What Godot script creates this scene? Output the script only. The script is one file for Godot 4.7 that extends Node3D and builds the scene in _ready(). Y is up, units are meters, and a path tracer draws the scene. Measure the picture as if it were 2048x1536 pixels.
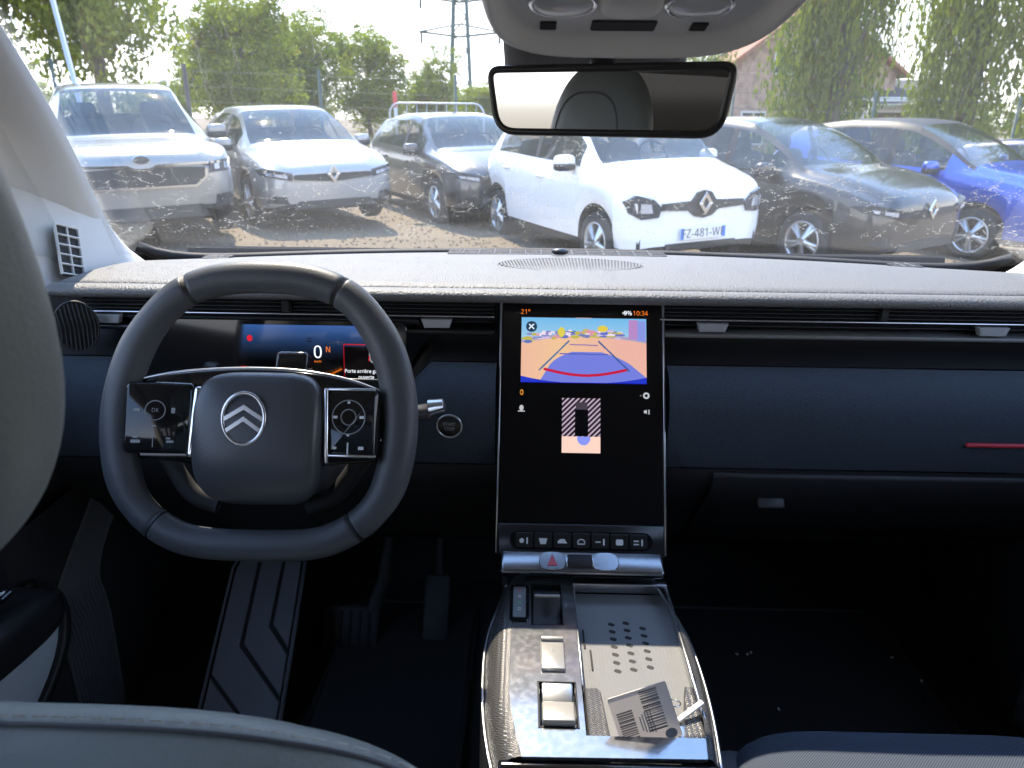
extends Node3D

# Cabin of a parked car, seen from between the seat backs, with a row of parked cars beyond the windscreen.
# Metres, y up. The car points to -z; its centre plane is x = CX. The gravel lies at about y = -0.1.
const CX := 0.078
var mats := {}
var tex := {}
var base_of := {}
var taken := {}
var rng := RandomNumberGenerator.new()
var sans: SystemFont
var shell: Node3D

# ---------------------------------------------------------------- scene tree helpers
func numbered(called: String) -> String:
	if not taken.has(called):
		taken[called] = 0
		return called
	taken[called] += 1
	return "%s_%03d" % [called, taken[called]]

func thing(called, label, category, at := Vector3.ZERO, group := "") -> Node3D:
	var o := Node3D.new()
	o.name = numbered(called)
	add_child(o)
	o.position = at
	base_of[o] = at
	o.set_meta("label", label)
	o.set_meta("category", category)
	if group != "":
		o.set_meta("group", group)
	return o

# shapes of the cabin are written in world metres; a part sits under its thing with the thing's base taken off
func obj(parent, called: String, st: SurfaceTool, m) -> MeshInstance3D:
	st.generate_normals()
	var o := MeshInstance3D.new()
	o.mesh = st.commit()
	return hang(parent, called, o, m)

func hang(parent, called: String, o: MeshInstance3D, m) -> MeshInstance3D:
	o.material_override = mats[m] if m is String else m
	o.name = called if parent != self else numbered(called)
	parent.add_child(o, true)
	if base_of.has(parent):
		o.position = -base_of[parent]
	return o

func structure(called, st, m) -> MeshInstance3D:
	var o := obj(self, called, st, m)
	o.set_meta("kind", "structure")
	return o

# ---------------------------------------------------------------- shape helpers
func mk(flat := false) -> SurfaceTool:
	var s := SurfaceTool.new()
	s.begin(Mesh.PRIMITIVE_TRIANGLES)
	s.set_smooth_group(4294967295 if flat else 0)
	return s

func tri(s, a, b, c):
	s.add_vertex(a)
	s.add_vertex(b)
	s.add_vertex(c)

func quad(s, a, b, c, d):
	tri(s, a, b, c)
	tri(s, a, c, d)

func grid(s, P: Array, wrap_u := false):
	var n := P.size()
	for i in n - 1:
		var A = P[i]
		var B = P[i + 1]
		var m: int = A.size()
		for j in (m if wrap_u else m - 1):
			var k := (j + 1) % m
			var c := [[A[j], j, i], [A[k], j + 1, i], [B[k], j + 1, i + 1], [B[j], j, i + 1]]
			for t in [0, 1, 2, 0, 2, 3]:
				s.set_uv(Vector2(float(c[t][1]) / (m - (0 if wrap_u else 1)), float(c[t][2]) / (n - 1)))
				s.add_vertex(c[t][0])

func rbox(s, xf: Transform3D, size: Vector3, r := 0.005, n := 3):
	r = minf(r, minf(size.x, minf(size.y, size.z)) * 0.499)
	var inner := size * 0.5 - Vector3.ONE * r
	var P := []
	for h in 2:
		for a in n + 1:
			var la := -PI / 2 + (h * (n) + a) * PI / 2 / n
			var row := PackedVector3Array()
			for q in 4:
				for b in n + 1:
					var lo := q * PI / 2 + b * PI / 2 / n
					var sx := 1.0 if q == 0 or q == 3 else -1.0
					var sz := 1.0 if q < 2 else -1.0
					var sy := -1.0 if h == 0 else 1.0
					row.append(xf * (Vector3(cos(la) * cos(lo), sin(la), cos(la) * sin(lo)) * r + Vector3(sx * inner.x, sy * inner.y, sz * inner.z)))
			P.append(row)
	grid(s, P, true)
	var bot := Transform3D(xf)
	for e in [-1.0, 1.0]:
		var y: float = e * size.y / 2
		quad(s, bot * Vector3(-inner.x, y, -inner.z), bot * Vector3(inner.x, y, -inner.z), bot * Vector3(inner.x, y, inner.z), bot * Vector3(-inner.x, y, inner.z))

func at(x, y, z) -> Transform3D:
	return Transform3D(Basis(), Vector3(x, y, z))

func rot(x, y, z, deg: Vector3) -> Transform3D:
	return Transform3D(Basis.from_euler(deg * PI / 180.0), Vector3(x, y, z))

func rrect(w, h, r, n := 5, cx := 0.0, cy := 0.0) -> PackedVector2Array:
	var p := PackedVector2Array()
	for q in 4:
		var c := Vector2((w / 2 - r) * (1 if q == 0 or q == 3 else -1), (h / 2 - r) * (1 if q < 2 else -1))
		for k in n + 1:
			var a := (q + float(k) / n) * PI / 2
			p.append(Vector2(cx, cy) + c + Vector2(cos(a), sin(a)) * r)
	return p

func ell(rx, ry, n := 32, cx := 0.0, cy := 0.0) -> PackedVector2Array:
	var p := PackedVector2Array()
	for k in n:
		p.append(Vector2(cx + rx * cos(TAU * k / n), cy + ry * sin(TAU * k / n)))
	return p

func inset(poly: PackedVector2Array, d: float) -> PackedVector2Array:
	var o := PackedVector2Array()
	var n := poly.size()
	for i in n:
		var e0 := (poly[i] - poly[(i + n - 1) % n]).normalized()
		var e1 := (poly[(i + 1) % n] - poly[i]).normalized()
		var m := (Vector2(-e0.y, e0.x) + Vector2(-e1.y, e1.x)).normalized()
		o.append(poly[i] + m * d / maxf(0.4, m.dot(Vector2(-e0.y, e0.x))))
	return o

# a plate: outline in local x and y (counter-clockwise), front at z = depth, edge bevelled
func slab(s, xf: Transform3D, poly: PackedVector2Array, depth: float, bev := 0.0, z0 := 0.0, uvrect := Rect2()):
	if Geometry2D.is_polygon_clockwise(poly):
		poly = poly.duplicate()
		poly.reverse()
	var inn := inset(poly, bev) if bev > 0.0 else poly
	var ids := Geometry2D.triangulate_polygon(inn)
	for k in range(0, ids.size(), 3):
		var v := [inn[ids[k]], inn[ids[k + 1]], inn[ids[k + 2]]]
		if (v[1] - v[0]).cross(v[2] - v[0]) > 0:
			v = [v[0], v[2], v[1]]
		for q in v:
			if uvrect.size.x > 0:
				s.set_uv(Vector2((q.x - uvrect.position.x) / uvrect.size.x, 1.0 - (q.y - uvrect.position.y) / uvrect.size.y))
			s.add_vertex(xf * Vector3(q.x, q.y, z0 + depth))
	var n := poly.size()
	for i in n:
		var j := (i + 1) % n
		var a := xf * Vector3(poly[i].x, poly[i].y, z0)
		var b := xf * Vector3(poly[j].x, poly[j].y, z0)
		var c := xf * Vector3(poly[j].x, poly[j].y, z0 + depth - bev)
		var d := xf * Vector3(poly[i].x, poly[i].y, z0 + depth - bev)
		quad(s, a, d, c, b)
		if bev > 0.0:
			quad(s, d, xf * Vector3(inn[i].x, inn[i].y, z0 + depth), xf * Vector3(inn[j].x, inn[j].y, z0 + depth), c)

func tube(s, path, r, seg := 8, closed := false, squash := Vector2.ONE, ref := Vector3.ZERO):
	var n: int = path.size()
	var P := []
	var prev := Vector3.ZERO
	for i in n:
		var t: Vector3
		if closed:
			t = (path[(i + 1) % n] - path[(i + n - 1) % n]).normalized()
		else:
			t = (path[mini(i + 1, n - 1)] - path[maxi(i - 1, 0)]).normalized()
		var u: Vector3
		if ref != Vector3.ZERO:
			u = ref.cross(t).normalized()
		elif prev == Vector3.ZERO:
			u = t.cross(Vector3.UP if absf(t.y) < 0.9 else Vector3.RIGHT).normalized()
		else:
			u = (prev - t * prev.dot(t)).normalized()
		prev = u
		var w := t.cross(u)
		var rr: float = r[i] if r is Array or r is PackedFloat32Array else r
		var row := PackedVector3Array()
		for k in seg:
			var a := TAU * k / seg
			row.append(path[i] + (u * cos(a) * squash.x + w * sin(a) * squash.y) * rr)
		P.append(row)
	if closed:
		P.append(P[0])
	grid(s, P, true)
	if not closed:
		for e in [0, n - 1]:
			for k in range(1, seg - 1):
				tri(s, P[e][0], P[e][k], P[e][k + 1])

func lathe(s, xf: Transform3D, prof: Array, seg := 24):
	var P := []
	for p in prof:
		var row := PackedVector3Array()
		for k in seg:
			var a := TAU * k / seg
			row.append(xf * Vector3(p.x * cos(a), p.y, p.x * sin(a)))
		P.append(row)
	grid(s, P, true)

# extrude a z-y profile along x
func sweep_x(s, prof: Array, xs: Array, f = null):
	var P := []
	for x in xs:
		var row := PackedVector3Array()
		for p in prof:
			var v := Vector3(x, p.y, p.x)
			row.append(f.call(v) if f else v)
		P.append(row)
	grid(s, P)

func superblob(s, xf: Transform3D, half: Vector3, e1 := 0.45, e2 := 0.5, nu := 36, nv := 22, f = null):
	var P := []
	for i in nv + 1:
		var la := -PI / 2 + PI * i / nv
		var row := PackedVector3Array()
		for j in nu:
			var lo := TAU * j / nu
			var c := pow(absf(cos(la)), e1)
			var v := Vector3(c * signf(cos(lo)) * pow(absf(cos(lo)), e2), signf(sin(la)) * pow(absf(sin(la)), e1), c * signf(sin(lo)) * pow(absf(sin(lo)), e2))
			if f:
				v = f.call(v)
			row.append(xf * (v * half))
		P.append(row)
	grid(s, P, true)

func spline(ctrl: Array, n: int, closed := false) -> Array:
	var out := []
	var m := ctrl.size()
	var segs := m if closed else m - 1
	for i in segs:
		var p0 = ctrl[(i - 1 + m) % m] if closed or i > 0 else ctrl[0]
		var p1 = ctrl[i]
		var p2 = ctrl[(i + 1) % m]
		var p3 = ctrl[(i + 2) % m] if closed or i + 2 < m else ctrl[m - 1]
		for k in n:
			var t := float(k) / n
			out.append(0.5 * ((2.0 * p1) + (p2 - p0) * t + (2.0 * p0 - 5.0 * p1 + 4.0 * p2 - p3) * t * t + (3.0 * p1 - p0 - 3.0 * p2 + p3) * t * t * t))
	if not closed:
		out.append(ctrl[m - 1])
	return out

# value of a table [[x, y], ...] at x, smooth between its rows
func tab(t: Array, x: float) -> float:
	if x <= t[0][0]:
		return t[0][1]
	for i in range(1, t.size()):
		if x <= t[i][0]:
			var h: float = t[i][0] - t[i - 1][0]
			var u: float = (x - t[i - 1][0]) / h
			var d: float = (t[i][1] - t[i - 1][1]) / h
			var m0: float = d if i < 2 else 0.5 * (d + (t[i - 1][1] - t[i - 2][1]) / (t[i - 1][0] - t[i - 2][0]))
			var m1: float = d if i > t.size() - 2 else 0.5 * (d + (t[i + 1][1] - t[i][1]) / (t[i + 1][0] - t[i][0]))
			if absf(m0) > 3 * absf(d): m0 = 3 * d
			if absf(m1) > 3 * absf(d): m1 = 3 * d
			return t[i - 1][1] * (1 + 2 * u) * (1 - u) * (1 - u) + h * m0 * u * (1 - u) * (1 - u) + t[i][1] * u * u * (3 - 2 * u) + h * m1 * u * u * (u - 1)
	return t[-1][1]

func lettering(parent, called, words: String, xf: Transform3D, high: float, m, deep := 0.0004, bold := false) -> MeshInstance3D:
	var t := TextMesh.new()
	t.text = words
	t.font = sans
	t.font_size = 32
	t.pixel_size = high / 23.0
	t.depth = deep
	t.curve_step = 4.0
	var o := MeshInstance3D.new()
	o.mesh = t
	o = hang(parent, called, o, m)
	o.transform = Transform3D(xf.basis, xf.origin + o.position)
	return o

# ---------------------------------------------------------------- materials
func lin(r, g, b, a := 1.0) -> Color:
	var c := Color(r, g, b).linear_to_srgb()
	c.a = a
	return c

func mat(called: String, c: Color, rough: float, metal := 0.0, more := {}) -> StandardMaterial3D:
	var m := StandardMaterial3D.new()
	m.resource_name = called
	m.albedo_color = c
	m.roughness = rough
	m.metallic = metal
	for k in more:
		m.set(k, more[k])
	mats[called] = m
	return m

func noise(freq: float, kind := FastNoiseLite.TYPE_SIMPLEX_SMOOTH, oct := 3, sd := 1) -> FastNoiseLite:
	var f := FastNoiseLite.new()
	f.noise_type = kind
	f.frequency = freq
	f.fractal_octaves = oct
	f.seed = sd
	return f

func noise_tex(f: FastNoiseLite, size := 256, normal := false, bump := 4.0, ramp = null) -> NoiseTexture2D:
	var t := NoiseTexture2D.new()
	t.noise = f
	t.width = size
	t.height = size
	t.seamless = true
	t.as_normal_map = normal
	t.bump_strength = bump
	if ramp:
		var g := Gradient.new()
		g.offsets = PackedFloat32Array(ramp[0])
		g.colors = PackedColorArray(ramp[1])
		t.color_ramp = g
	return t

func grained(m: StandardMaterial3D, t, scale: float, strength: float):
	m.normal_enabled = true
	m.normal_texture = tex[t]
	m.normal_scale = strength
	m.uv1_triplanar = true
	m.uv1_scale = Vector3.ONE * scale

func mottled(m: StandardMaterial3D, t, scale: float):
	m.albedo_texture = tex[t]
	m.uv1_triplanar = true
	m.uv1_scale = Vector3.ONE * scale

func make_materials():
	var cell := noise(0.09, FastNoiseLite.TYPE_CELLULAR, 1, 3)
	tex.leather = noise_tex(cell, 256, true, 3.0)
	tex.fine = noise_tex(noise(0.16, FastNoiseLite.TYPE_SIMPLEX_SMOOTH, 2, 5), 256, true, 5.0)
	tex.mottle = noise_tex(noise(0.02, FastNoiseLite.TYPE_SIMPLEX_SMOOTH, 5, 7), 256, false, 1.0, [[0.0, 0.5, 1.0], [Color(0.72, 0.72, 0.72), Color(0.9, 0.9, 0.9), Color(1, 1, 1)]])
	tex.fleck = noise_tex(noise(0.3, FastNoiseLite.TYPE_SIMPLEX, 2, 9), 256, false, 1.0, [[0.0, 0.45, 0.62, 1.0], [Color(0.62, 0.62, 0.66), Color(0.85, 0.85, 0.87), Color(1, 1, 1), Color(1, 1, 1)]])
	tex.dust = noise_tex(noise(0.018, FastNoiseLite.TYPE_SIMPLEX_SMOOTH, 5, 11), 512, false, 1.0, [[0.0, 0.45, 0.7, 1.0], [Color(0.62, 0.62, 0.62), Color(0.7, 0.7, 0.7), Color(0.8, 0.8, 0.8), Color(0.88, 0.88, 0.88)]])
	tex.speckle = noise_tex(noise(0.22, FastNoiseLite.TYPE_SIMPLEX, 3, 13), 512, false, 1.0, [[0.0, 0.3, 0.5, 0.68, 0.8, 1.0], [Color(0.5, 0.5, 0.5), Color(0.7, 0.7, 0.7), Color(0.82, 0.82, 0.82), Color(0.92, 0.92, 0.92), Color(1, 1, 1), Color(1, 1, 1)]])
	tex.weave = noise_tex(noise(0.35, FastNoiseLite.TYPE_VALUE, 2, 15), 512, false, 1.0, [[0.0, 0.4, 0.6, 1.0], [Color(0.45, 0.45, 0.47), Color(0.7, 0.7, 0.7), Color(1, 1, 1), Color(1, 1, 1)]])
	# twill for the seat cushion
	var im := Image.create(64, 64, false, Image.FORMAT_RGB8)
	for y in 64:
		for x in 64:
			var w := 0.5 + 0.5 * sin((x + y) * TAU / 8.0)
			var v := 0.55 + 0.45 * w - 0.12 * float((x * 7 + y * 13) % 5) / 5.0
			im.set_pixel(x, y, Color(v, v, v))
	tex.twill = ImageTexture.create_from_image(im)
	# herringbone relief of the console trim
	im = Image.create(128, 128, false, Image.FORMAT_RGB8)
	for y in 128:
		for x in 128:
			var zz := absf(fposmod(float(x) / 32.0, 1.0) - 0.5) * 2.0
			var h := 0.5 + 0.5 * sin((float(y) / 16.0 + zz * 0.9) * TAU)
			im.set_pixel(x, y, Color(h, h, h))
	im.bump_map_to_normal_map(5.0)
	tex.herring = ImageTexture.create_from_image(im)

	var m := mat("dash_pad", lin(0.19, 0.187, 0.184), 0.55)
	grained(m, "fine", 7.0, 0.4)
	m.albedo_texture = tex.speckle
	m = mat("soft_black", lin(0.024, 0.024, 0.026), 0.5)
	grained(m, "fine", 24.0, 0.35)
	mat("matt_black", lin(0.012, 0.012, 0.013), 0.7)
	m = mat("carpet", lin(0.022, 0.022, 0.023), 0.95)
	mottled(m, "fleck", 12.0)
	m = mat("dash_cloth", lin(0.046, 0.064, 0.088), 0.85, 0.0, {"rim_enabled": true, "rim": 0.35, "rim_tint": 0.4})
	grained(m, "fine", 16.0, 0.6)
	m.albedo_texture = tex.weave
	mat("gloss_black", lin(0.01, 0.01, 0.011), 0.07)
	mat("satin_black", lin(0.016, 0.016, 0.017), 0.28)
	mat("chrome", lin(0.78, 0.79, 0.8), 0.1, 1.0)
	mat("satin_metal", lin(0.55, 0.56, 0.58), 0.28, 1.0)
	mat("ledge_grey", lin(0.16, 0.16, 0.155), 0.4)
	m = mat("rim_leather", lin(0.066, 0.07, 0.078), 0.46)
	grained(m, "leather", 24.0, 0.3)
	m = mat("airbag_skin", lin(0.06, 0.063, 0.07), 0.36)
	grained(m, "leather", 24.0, 0.25)
	m = mat("seat_leather", lin(0.2, 0.228, 0.222), 0.45)
	grained(m, "leather", 15.0, 0.28)
	m = mat("seat_cloth", lin(0.085, 0.112, 0.165), 0.9, 0.0, {"rim_enabled": true, "rim": 0.3})
	mottled(m, "twill", 40.0)
	m = mat("seat_edge", lin(0.11, 0.115, 0.13), 0.6)
	grained(m, "leather", 20.0, 0.4)
	mat("thread", lin(0.55, 0.58, 0.56), 0.8)
	m = mat("pillar_trim", lin(0.66, 0.645, 0.61), 0.7)
	grained(m, "fine", 20.0, 0.3)
	m = mat("headliner", lin(0.55, 0.52, 0.49), 0.95)
	grained(m, "fine", 30.0, 0.6)
	m = mat("lamp_trim", lin(0.84, 0.815, 0.77), 0.5)
	grained(m, "fine", 24.0, 0.15)
	mat("lamp_lens", lin(0.75, 0.76, 0.76), 0.15)
	m = mat("console_deck", lin(0.36, 0.365, 0.38), 0.24, 0.8, {"clearcoat_enabled": true, "clearcoat": 1.0, "clearcoat_roughness": 0.08})
	m.roughness_texture = tex.dust
	m.roughness = 0.24
	m.uv1_triplanar = true
	m.uv1_scale = Vector3.ONE * 9.0
	m = mat("console_weave", lin(0.17, 0.165, 0.165), 0.3, 0.6)
	grained(m, "herring", 45.0, 0.7)
	m = mat("charge_mat", lin(0.21, 0.212, 0.215), 0.5)
	grained(m, "herring", 60.0, 0.5)
	mat("bright_key", lin(0.45, 0.435, 0.41), 0.3, 0.4)
	mat("icon_white", lin(0.75, 0.77, 0.78), 0.6)
	mat("icon_grey", lin(0.32, 0.33, 0.34), 0.5)
	mat("icon_red", lin(0.6, 0.09, 0.11), 0.4)
	m = mat("mat_carpet", lin(0.032, 0.032, 0.034), 0.95)
	mottled(m, "fleck", 9.0)
	mat("handle_grey", lin(0.05, 0.05, 0.052), 0.5)
	mat("red_tab", lin(0.55, 0.03, 0.05), 0.5)
	mat("mirror_glass", lin(0.6, 0.58, 0.565), 0.015, 1.0)
	mat("mirror_shell", lin(0.02, 0.02, 0.02), 0.32)
	m = mat("rubber_plate", lin(0.16, 0.16, 0.175), 0.42)
	grained(m, "fine", 20.0, 0.3)
	mat("door_insert", lin(0.55, 0.6, 0.63), 0.55)
	mat("paper", lin(0.74, 0.69, 0.67), 0.7, 0.0, {"backlight_enabled": true, "backlight": lin(0.5, 0.45, 0.42)})
	mat("white_plastic", lin(0.8, 0.8, 0.77), 0.4)
	mat("pane", lin(0.8, 0.78, 0.72, 0.095), 0.02, 0.0, {"transparency": BaseMaterial3D.TRANSPARENCY_ALPHA})
	mat("clear_pane", lin(0.8, 0.79, 0.74, 0.01), 0.02, 0.0, {"transparency": BaseMaterial3D.TRANSPARENCY_ALPHA})
	mat("added_dark_pane", lin(0.012, 0.012, 0.012, 0.975), 0.04, 0.0, {"transparency": BaseMaterial3D.TRANSPARENCY_ALPHA})  # tint made up so that the mirror reflects a dark rear
	mat("pedal_rubber", lin(0.035, 0.036, 0.04), 0.6)
	mat("rib_cloth", lin(0.09, 0.092, 0.098), 0.8)
	mat("side_pane", lin(0.2, 0.25, 0.23, 0.12), 0.02, 0.0, {"transparency": BaseMaterial3D.TRANSPARENCY_ALPHA})
	mat("own_paint", lin(0.09, 0.1, 0.115), 0.3, 0.5, {"clearcoat_enabled": true, "clearcoat": 1.0, "clearcoat_roughness": 0.05})
	# outside
	mat("tyre", lin(0.02, 0.02, 0.021), 0.85)
	mat("alloy", lin(0.6, 0.61, 0.62), 0.3, 0.8)
	mat("wheel_well", lin(0.012, 0.012, 0.012), 0.9)
	mat("car_trim", lin(0.022, 0.022, 0.023), 0.5)
	mat("car_glass", lin(0.05, 0.07, 0.07, 0.3), 0.02, 0.0, {"transparency": BaseMaterial3D.TRANSPARENCY_ALPHA})
	mat("car_seat", lin(0.05, 0.05, 0.055), 0.8)
	mat("lens", lin(0.6, 0.63, 0.68), 0.05, 0.5, {"clearcoat_enabled": true, "clearcoat": 1.0, "clearcoat_roughness": 0.02})
	mat("lens_dark", lin(0.06, 0.065, 0.075), 0.08, 0.2)
	mat("plate_white", lin(0.7, 0.7, 0.68), 0.5)
	mat("plate_blue", lin(0.03, 0.16, 0.5), 0.5)
	mat("plate_ink", lin(0.02, 0.02, 0.03), 0.6)
	for p in [["paint_white", Color(0.78, 0.79, 0.8), 0.0], ["paint_silver", Color(0.23, 0.225, 0.21), 0.45], ["paint_pearl", Color(0.33, 0.325, 0.31), 0.4], ["paint_grey", Color(0.07, 0.07, 0.072), 0.5], ["paint_bronze", Color(0.042, 0.038, 0.034), 0.5], ["paint_blue", Color(0.012, 0.07, 0.42), 0.35], ["paint_navy", Color(0.012, 0.02, 0.07), 0.35]]:
		m = mat(p[0], p[1].linear_to_srgb(), 0.32, p[2], {"clearcoat_enabled": true, "clearcoat": 1.0, "clearcoat_roughness": 0.04})
	m = mat("gravel", lin(0.27, 0.225, 0.17), 0.95)
	tex.gravel = noise_tex(noise(0.12, FastNoiseLite.TYPE_CELLULAR, 3, 21), 512, false, 1.0, [[0.0, 0.4, 0.7, 1.0], [Color(0.42, 0.38, 0.34), Color(0.72, 0.68, 0.62), Color(0.95, 0.93, 0.88), Color(1, 1, 1)]])
	m.albedo_texture = tex.gravel
	m.uv1_triplanar = true
	m.uv1_scale = Vector3.ONE * 0.9
	m.heightmap_enabled = false
	mat("leaf", Color(1, 1, 1), 0.75, 0.0, {"vertex_color_use_as_albedo": true, "backlight_enabled": true, "backlight": lin(0.85, 1.0, 0.25)})
	m = mat("bark", lin(0.13, 0.11, 0.09), 0.9)
	mottled(m, "mottle", 2.0)
	mat("post_green", lin(0.03, 0.06, 0.05), 0.6)
	mat("post_dark", lin(0.05, 0.045, 0.04), 0.8)
	mat("galvanised", lin(0.45, 0.47, 0.48), 0.45, 0.6)
	m = mat("render_wall", lin(0.5, 0.34, 0.25), 0.9)
	mottled(m, "mottle", 0.5)
	m = mat("roof_tile", lin(0.36, 0.15, 0.08), 0.85)
	mottled(m, "mottle", 0.8)
	mat("white_wall", lin(0.6, 0.58, 0.54), 0.8)
	mat("house_glass", lin(0.05, 0.06, 0.07), 0.08)
	mat("sign_red", lin(0.5, 0.05, 0.05), 0.6)
	mat("wood_brown", lin(0.2, 0.11, 0.06), 0.8)
	mat("bar_metal", lin(0.3, 0.3, 0.315), 0.2, 0.9)
	mat("emblem_metal", lin(0.62, 0.6, 0.6), 0.22, 0.9)
	mat("icon_green", lin(0.1, 0.5, 0.25), 0.5)
	mat("barcode_ink", lin(0.2, 0.17, 0.16), 0.7)

# ---------------------------------------------------------------- the car we sit in
func glass_at(u: float, t: float, lift := 0.0) -> Vector3:
	# windscreen surface: u = -1..1 across, t = 0 at the cowl .. 1 at the roof; lift pushes it outwards
	var half := lerpf(0.825, 0.685, t)
	var base := Vector3(0, 1.0 - 0.0 * u * u, -1.455 + 0.185 * u * u)
	var top := Vector3(0, 1.40 - 0.035 * u * u, -0.93 + 0.065 * u * u)
	var p := base.lerp(top, t)
	p.y += 0.022 * sin(PI * t)
	p.z -= 0.012 * sin(PI * t)
	p.x = CX + half * u
	return p + Vector3(0, 0.8, -0.6) * lift

func mirror_x(v: Vector3, side: float) -> Vector3:
	return v if side < 0 else Vector3(2 * CX - v.x, v.y, v.z)

func build_shell():
	shell = thing("car_interior", "body of the car around the camera, cream roof lining and pillars", "car", Vector3(CX, -0.1, -0.5))
	var car = shell
	# roof lining
	var s := mk()
	var P := []
	for i in 21:
		var t := i / 20.0
		var row := PackedVector3Array()
		for j in 17:
			var u := j / 8.0 - 1.0
			var front := glass_at(u, 1.0)
			var back := Vector3(CX + 0.64 * u, 1.41 - 0.05 * u * u, 1.75)
			var p := front.lerp(back, t)
			p.y += 0.055 * sin(PI * minf(t * 1.3, 1.0)) * (1.0 - 0.5 * u * u)
			row.append(p)
		P.append(row)
	grid(s, P)
	obj(car, "roof_lining", s, "headliner")
	# outer roof skin
	s = mk()
	P = []
	for i in 11:
		var t := i / 10.0
		var row := PackedVector3Array()
		for j in 13:
			var u := j / 6.0 - 1.0
			var front := glass_at(u, 1.0, 0.03) + Vector3(0, 0, -0.01)
			var back := Vector3(CX + 0.7 * u, 1.44 - 0.05 * u * u, 1.8)
			var p := front.lerp(back, t)
			p.x = CX + 0.71 * u
			p.y += 0.07 * sin(PI * minf(t * 1.3, 1.0))
			row.append(p)
		P.append(row)
	grid(s, P)
	obj(car, "roof_panel", s, "own_paint")
	# pillars, side rails and the small vent at the foot of each pillar
	for side in [-1.0, 1.0]:
		s = mk()
		P = []
		for i in 25:
			var t := i / 24.0
			var e := glass_at(-0.965, t, -0.012)
			var flare := pow(1.0 - t, 6.0)
			e += Vector3(0.10, 0.0, 0.05) * flare * flare
			var w := 1.0 + 0.35 * pow(1.0 - t, 2.0)
			var row := PackedVector3Array()
			for o in [Vector3(-0.03, 0.012, -0.022), Vector3(-0.006, 0.006, -0.006), Vector3(0, 0, 0), Vector3(-0.004, -0.004, 0.018), Vector3(-0.014, -0.006, 0.036), Vector3(-0.032, -0.008, 0.054), Vector3(-0.054, -0.008, 0.070), Vector3(-0.078, -0.006, 0.080), Vector3(-0.11, -0.002, 0.088), Vector3(-0.15, 0.004, 0.08)]:
				row.append(mirror_x(e + o * w, side))
			P.append(row)
		grid(s, P)
		obj(car, "windscreen_pillar", s, "pillar_trim")
		s = mk()
		tube(s, spline([mirror_x(Vector3(-0.665, 1.37, -0.90), side), mirror_x(Vector3(-0.665, 1.40, -0.5), side), mirror_x(Vector3(-0.645, 1.385, 0.3), side), mirror_x(Vector3(-0.63, 1.36, 1.0), side), mirror_x(Vector3(-0.60, 1.2, 1.75), side)], 6), 0.055, 10)
		obj(car, "roof_rail", s, "pillar_trim")
		s = mk()
		tube(s, [mirror_x(Vector3(-0.66, 1.40, 0.16), side), mirror_x(Vector3(-0.70, 1.0, 0.12), side), mirror_x(Vector3(-0.72, 0.3, 0.10), side)], [0.045, 0.05, 0.06], 10)
		obj(car, "centre_pillar", s, "pillar_trim")
		# foot of the pillar: panel and its vent
		s = mk()
		P = []
		for i in 9:
			var t := i / 8.0
			var row := PackedVector3Array()
			for j in 7:
				var u := j / 6.0
				var lo := Vector3(-0.725 + 0.06 * u, 1.012, -0.93 - 0.25 * u)
				var hi := Vector3(-0.745 + 0.045 * u, 1.17, -1.0 - 0.16 * u)
				var p := lo.lerp(hi, t)
				p.x += 0.012 * sin(PI * u)
				row.append(mirror_x(p, side))
			P.append(row)
		grid(s, P)
		var foot := obj(car, "pillar_foot", s, "pillar_trim")
		s = mk(true)
		var b := Basis(Vector3(0.08, -0.3, -0.95).normalized(), Vector3(-0.15, 0.93, -0.32).normalized(), Vector3(0.95, 0.2, 0.1).normalized()).orthonormalized()
		var vx := Transform3D(b, Vector3(-0.683, 1.060, -1.068))
		slab(s, Transform3D(Basis(b.x * (1.0 if side < 0 else 1.0), b.y, b.z), vx.origin) if side < 0 else Transform3D(Basis(Vector3(-b.x.x, b.x.y, b.x.z), Vector3(-b.y.x, b.y.y, b.y.z), Vector3(-b.z.x, b.z.y, b.z.z)), mirror_x(vx.origin, side)), rrect(0.046, 0.076, 0.006, 3), 0.003, 0.001)
		obj(foot, "vent_opening", s, "matt_black")
		s = mk(true)
		var fr := vx if side < 0 else Transform3D(Basis(Vector3(-b.x.x, b.x.y, b.x.z), Vector3(-b.y.x, b.y.y, b.y.z), Vector3(-b.z.x, b.z.y, b.z.z)), mirror_x(vx.origin, side))
		for k in 6:
			rbox(s, fr * at(0, -0.036 + k * 0.0145, 0.004), Vector3(0.05, 0.0028, 0.005), 0.001, 1)
		for k in 3:
			rbox(s, fr * at(-0.024 + k * 0.024, 0, 0.004), Vector3(0.003, 0.076, 0.0045), 0.001, 1)
		obj(foot, "vent_grid", s, "pillar_trim")
	# floor, firewall, rear wall, right rear side and an added panel shutting the open left rear doorway
	s = mk(true)
	rbox(s, at(CX, 0.27, 0.15), Vector3(1.74, 0.05, 3.4), 0.01, 1)
	obj(car, "floor_carpet", s, "carpet")
	s = mk(true)
	rbox(s, rot(CX, 0.62, -1.46, Vector3(-14, 0, 0)), Vector3(1.6, 0.76, 0.04), 0.005, 1)
	obj(car, "firewall", s, "carpet")
	s = mk(true)
	rbox(s, at(CX, 0.66, 1.78), Vector3(1.5, 0.8, 0.05), 0.02, 2)
	obj(car, "tailgate_panel", s, "soft_black")
	s = mk(true)
	for e in [-1.0, 1.0]:
		rbox(s, rot(CX + e * 0.62, 1.22, 1.76, Vector3(0, 0, e * 10)), Vector3(0.14, 0.36, 0.06), 0.02, 2)
	rbox(s, at(CX, 1.375, 1.76), Vector3(1.2, 0.08, 0.06), 0.02, 2)
	obj(car, "tailgate_frame", s, "pillar_trim")
	s = mk(true)
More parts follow.
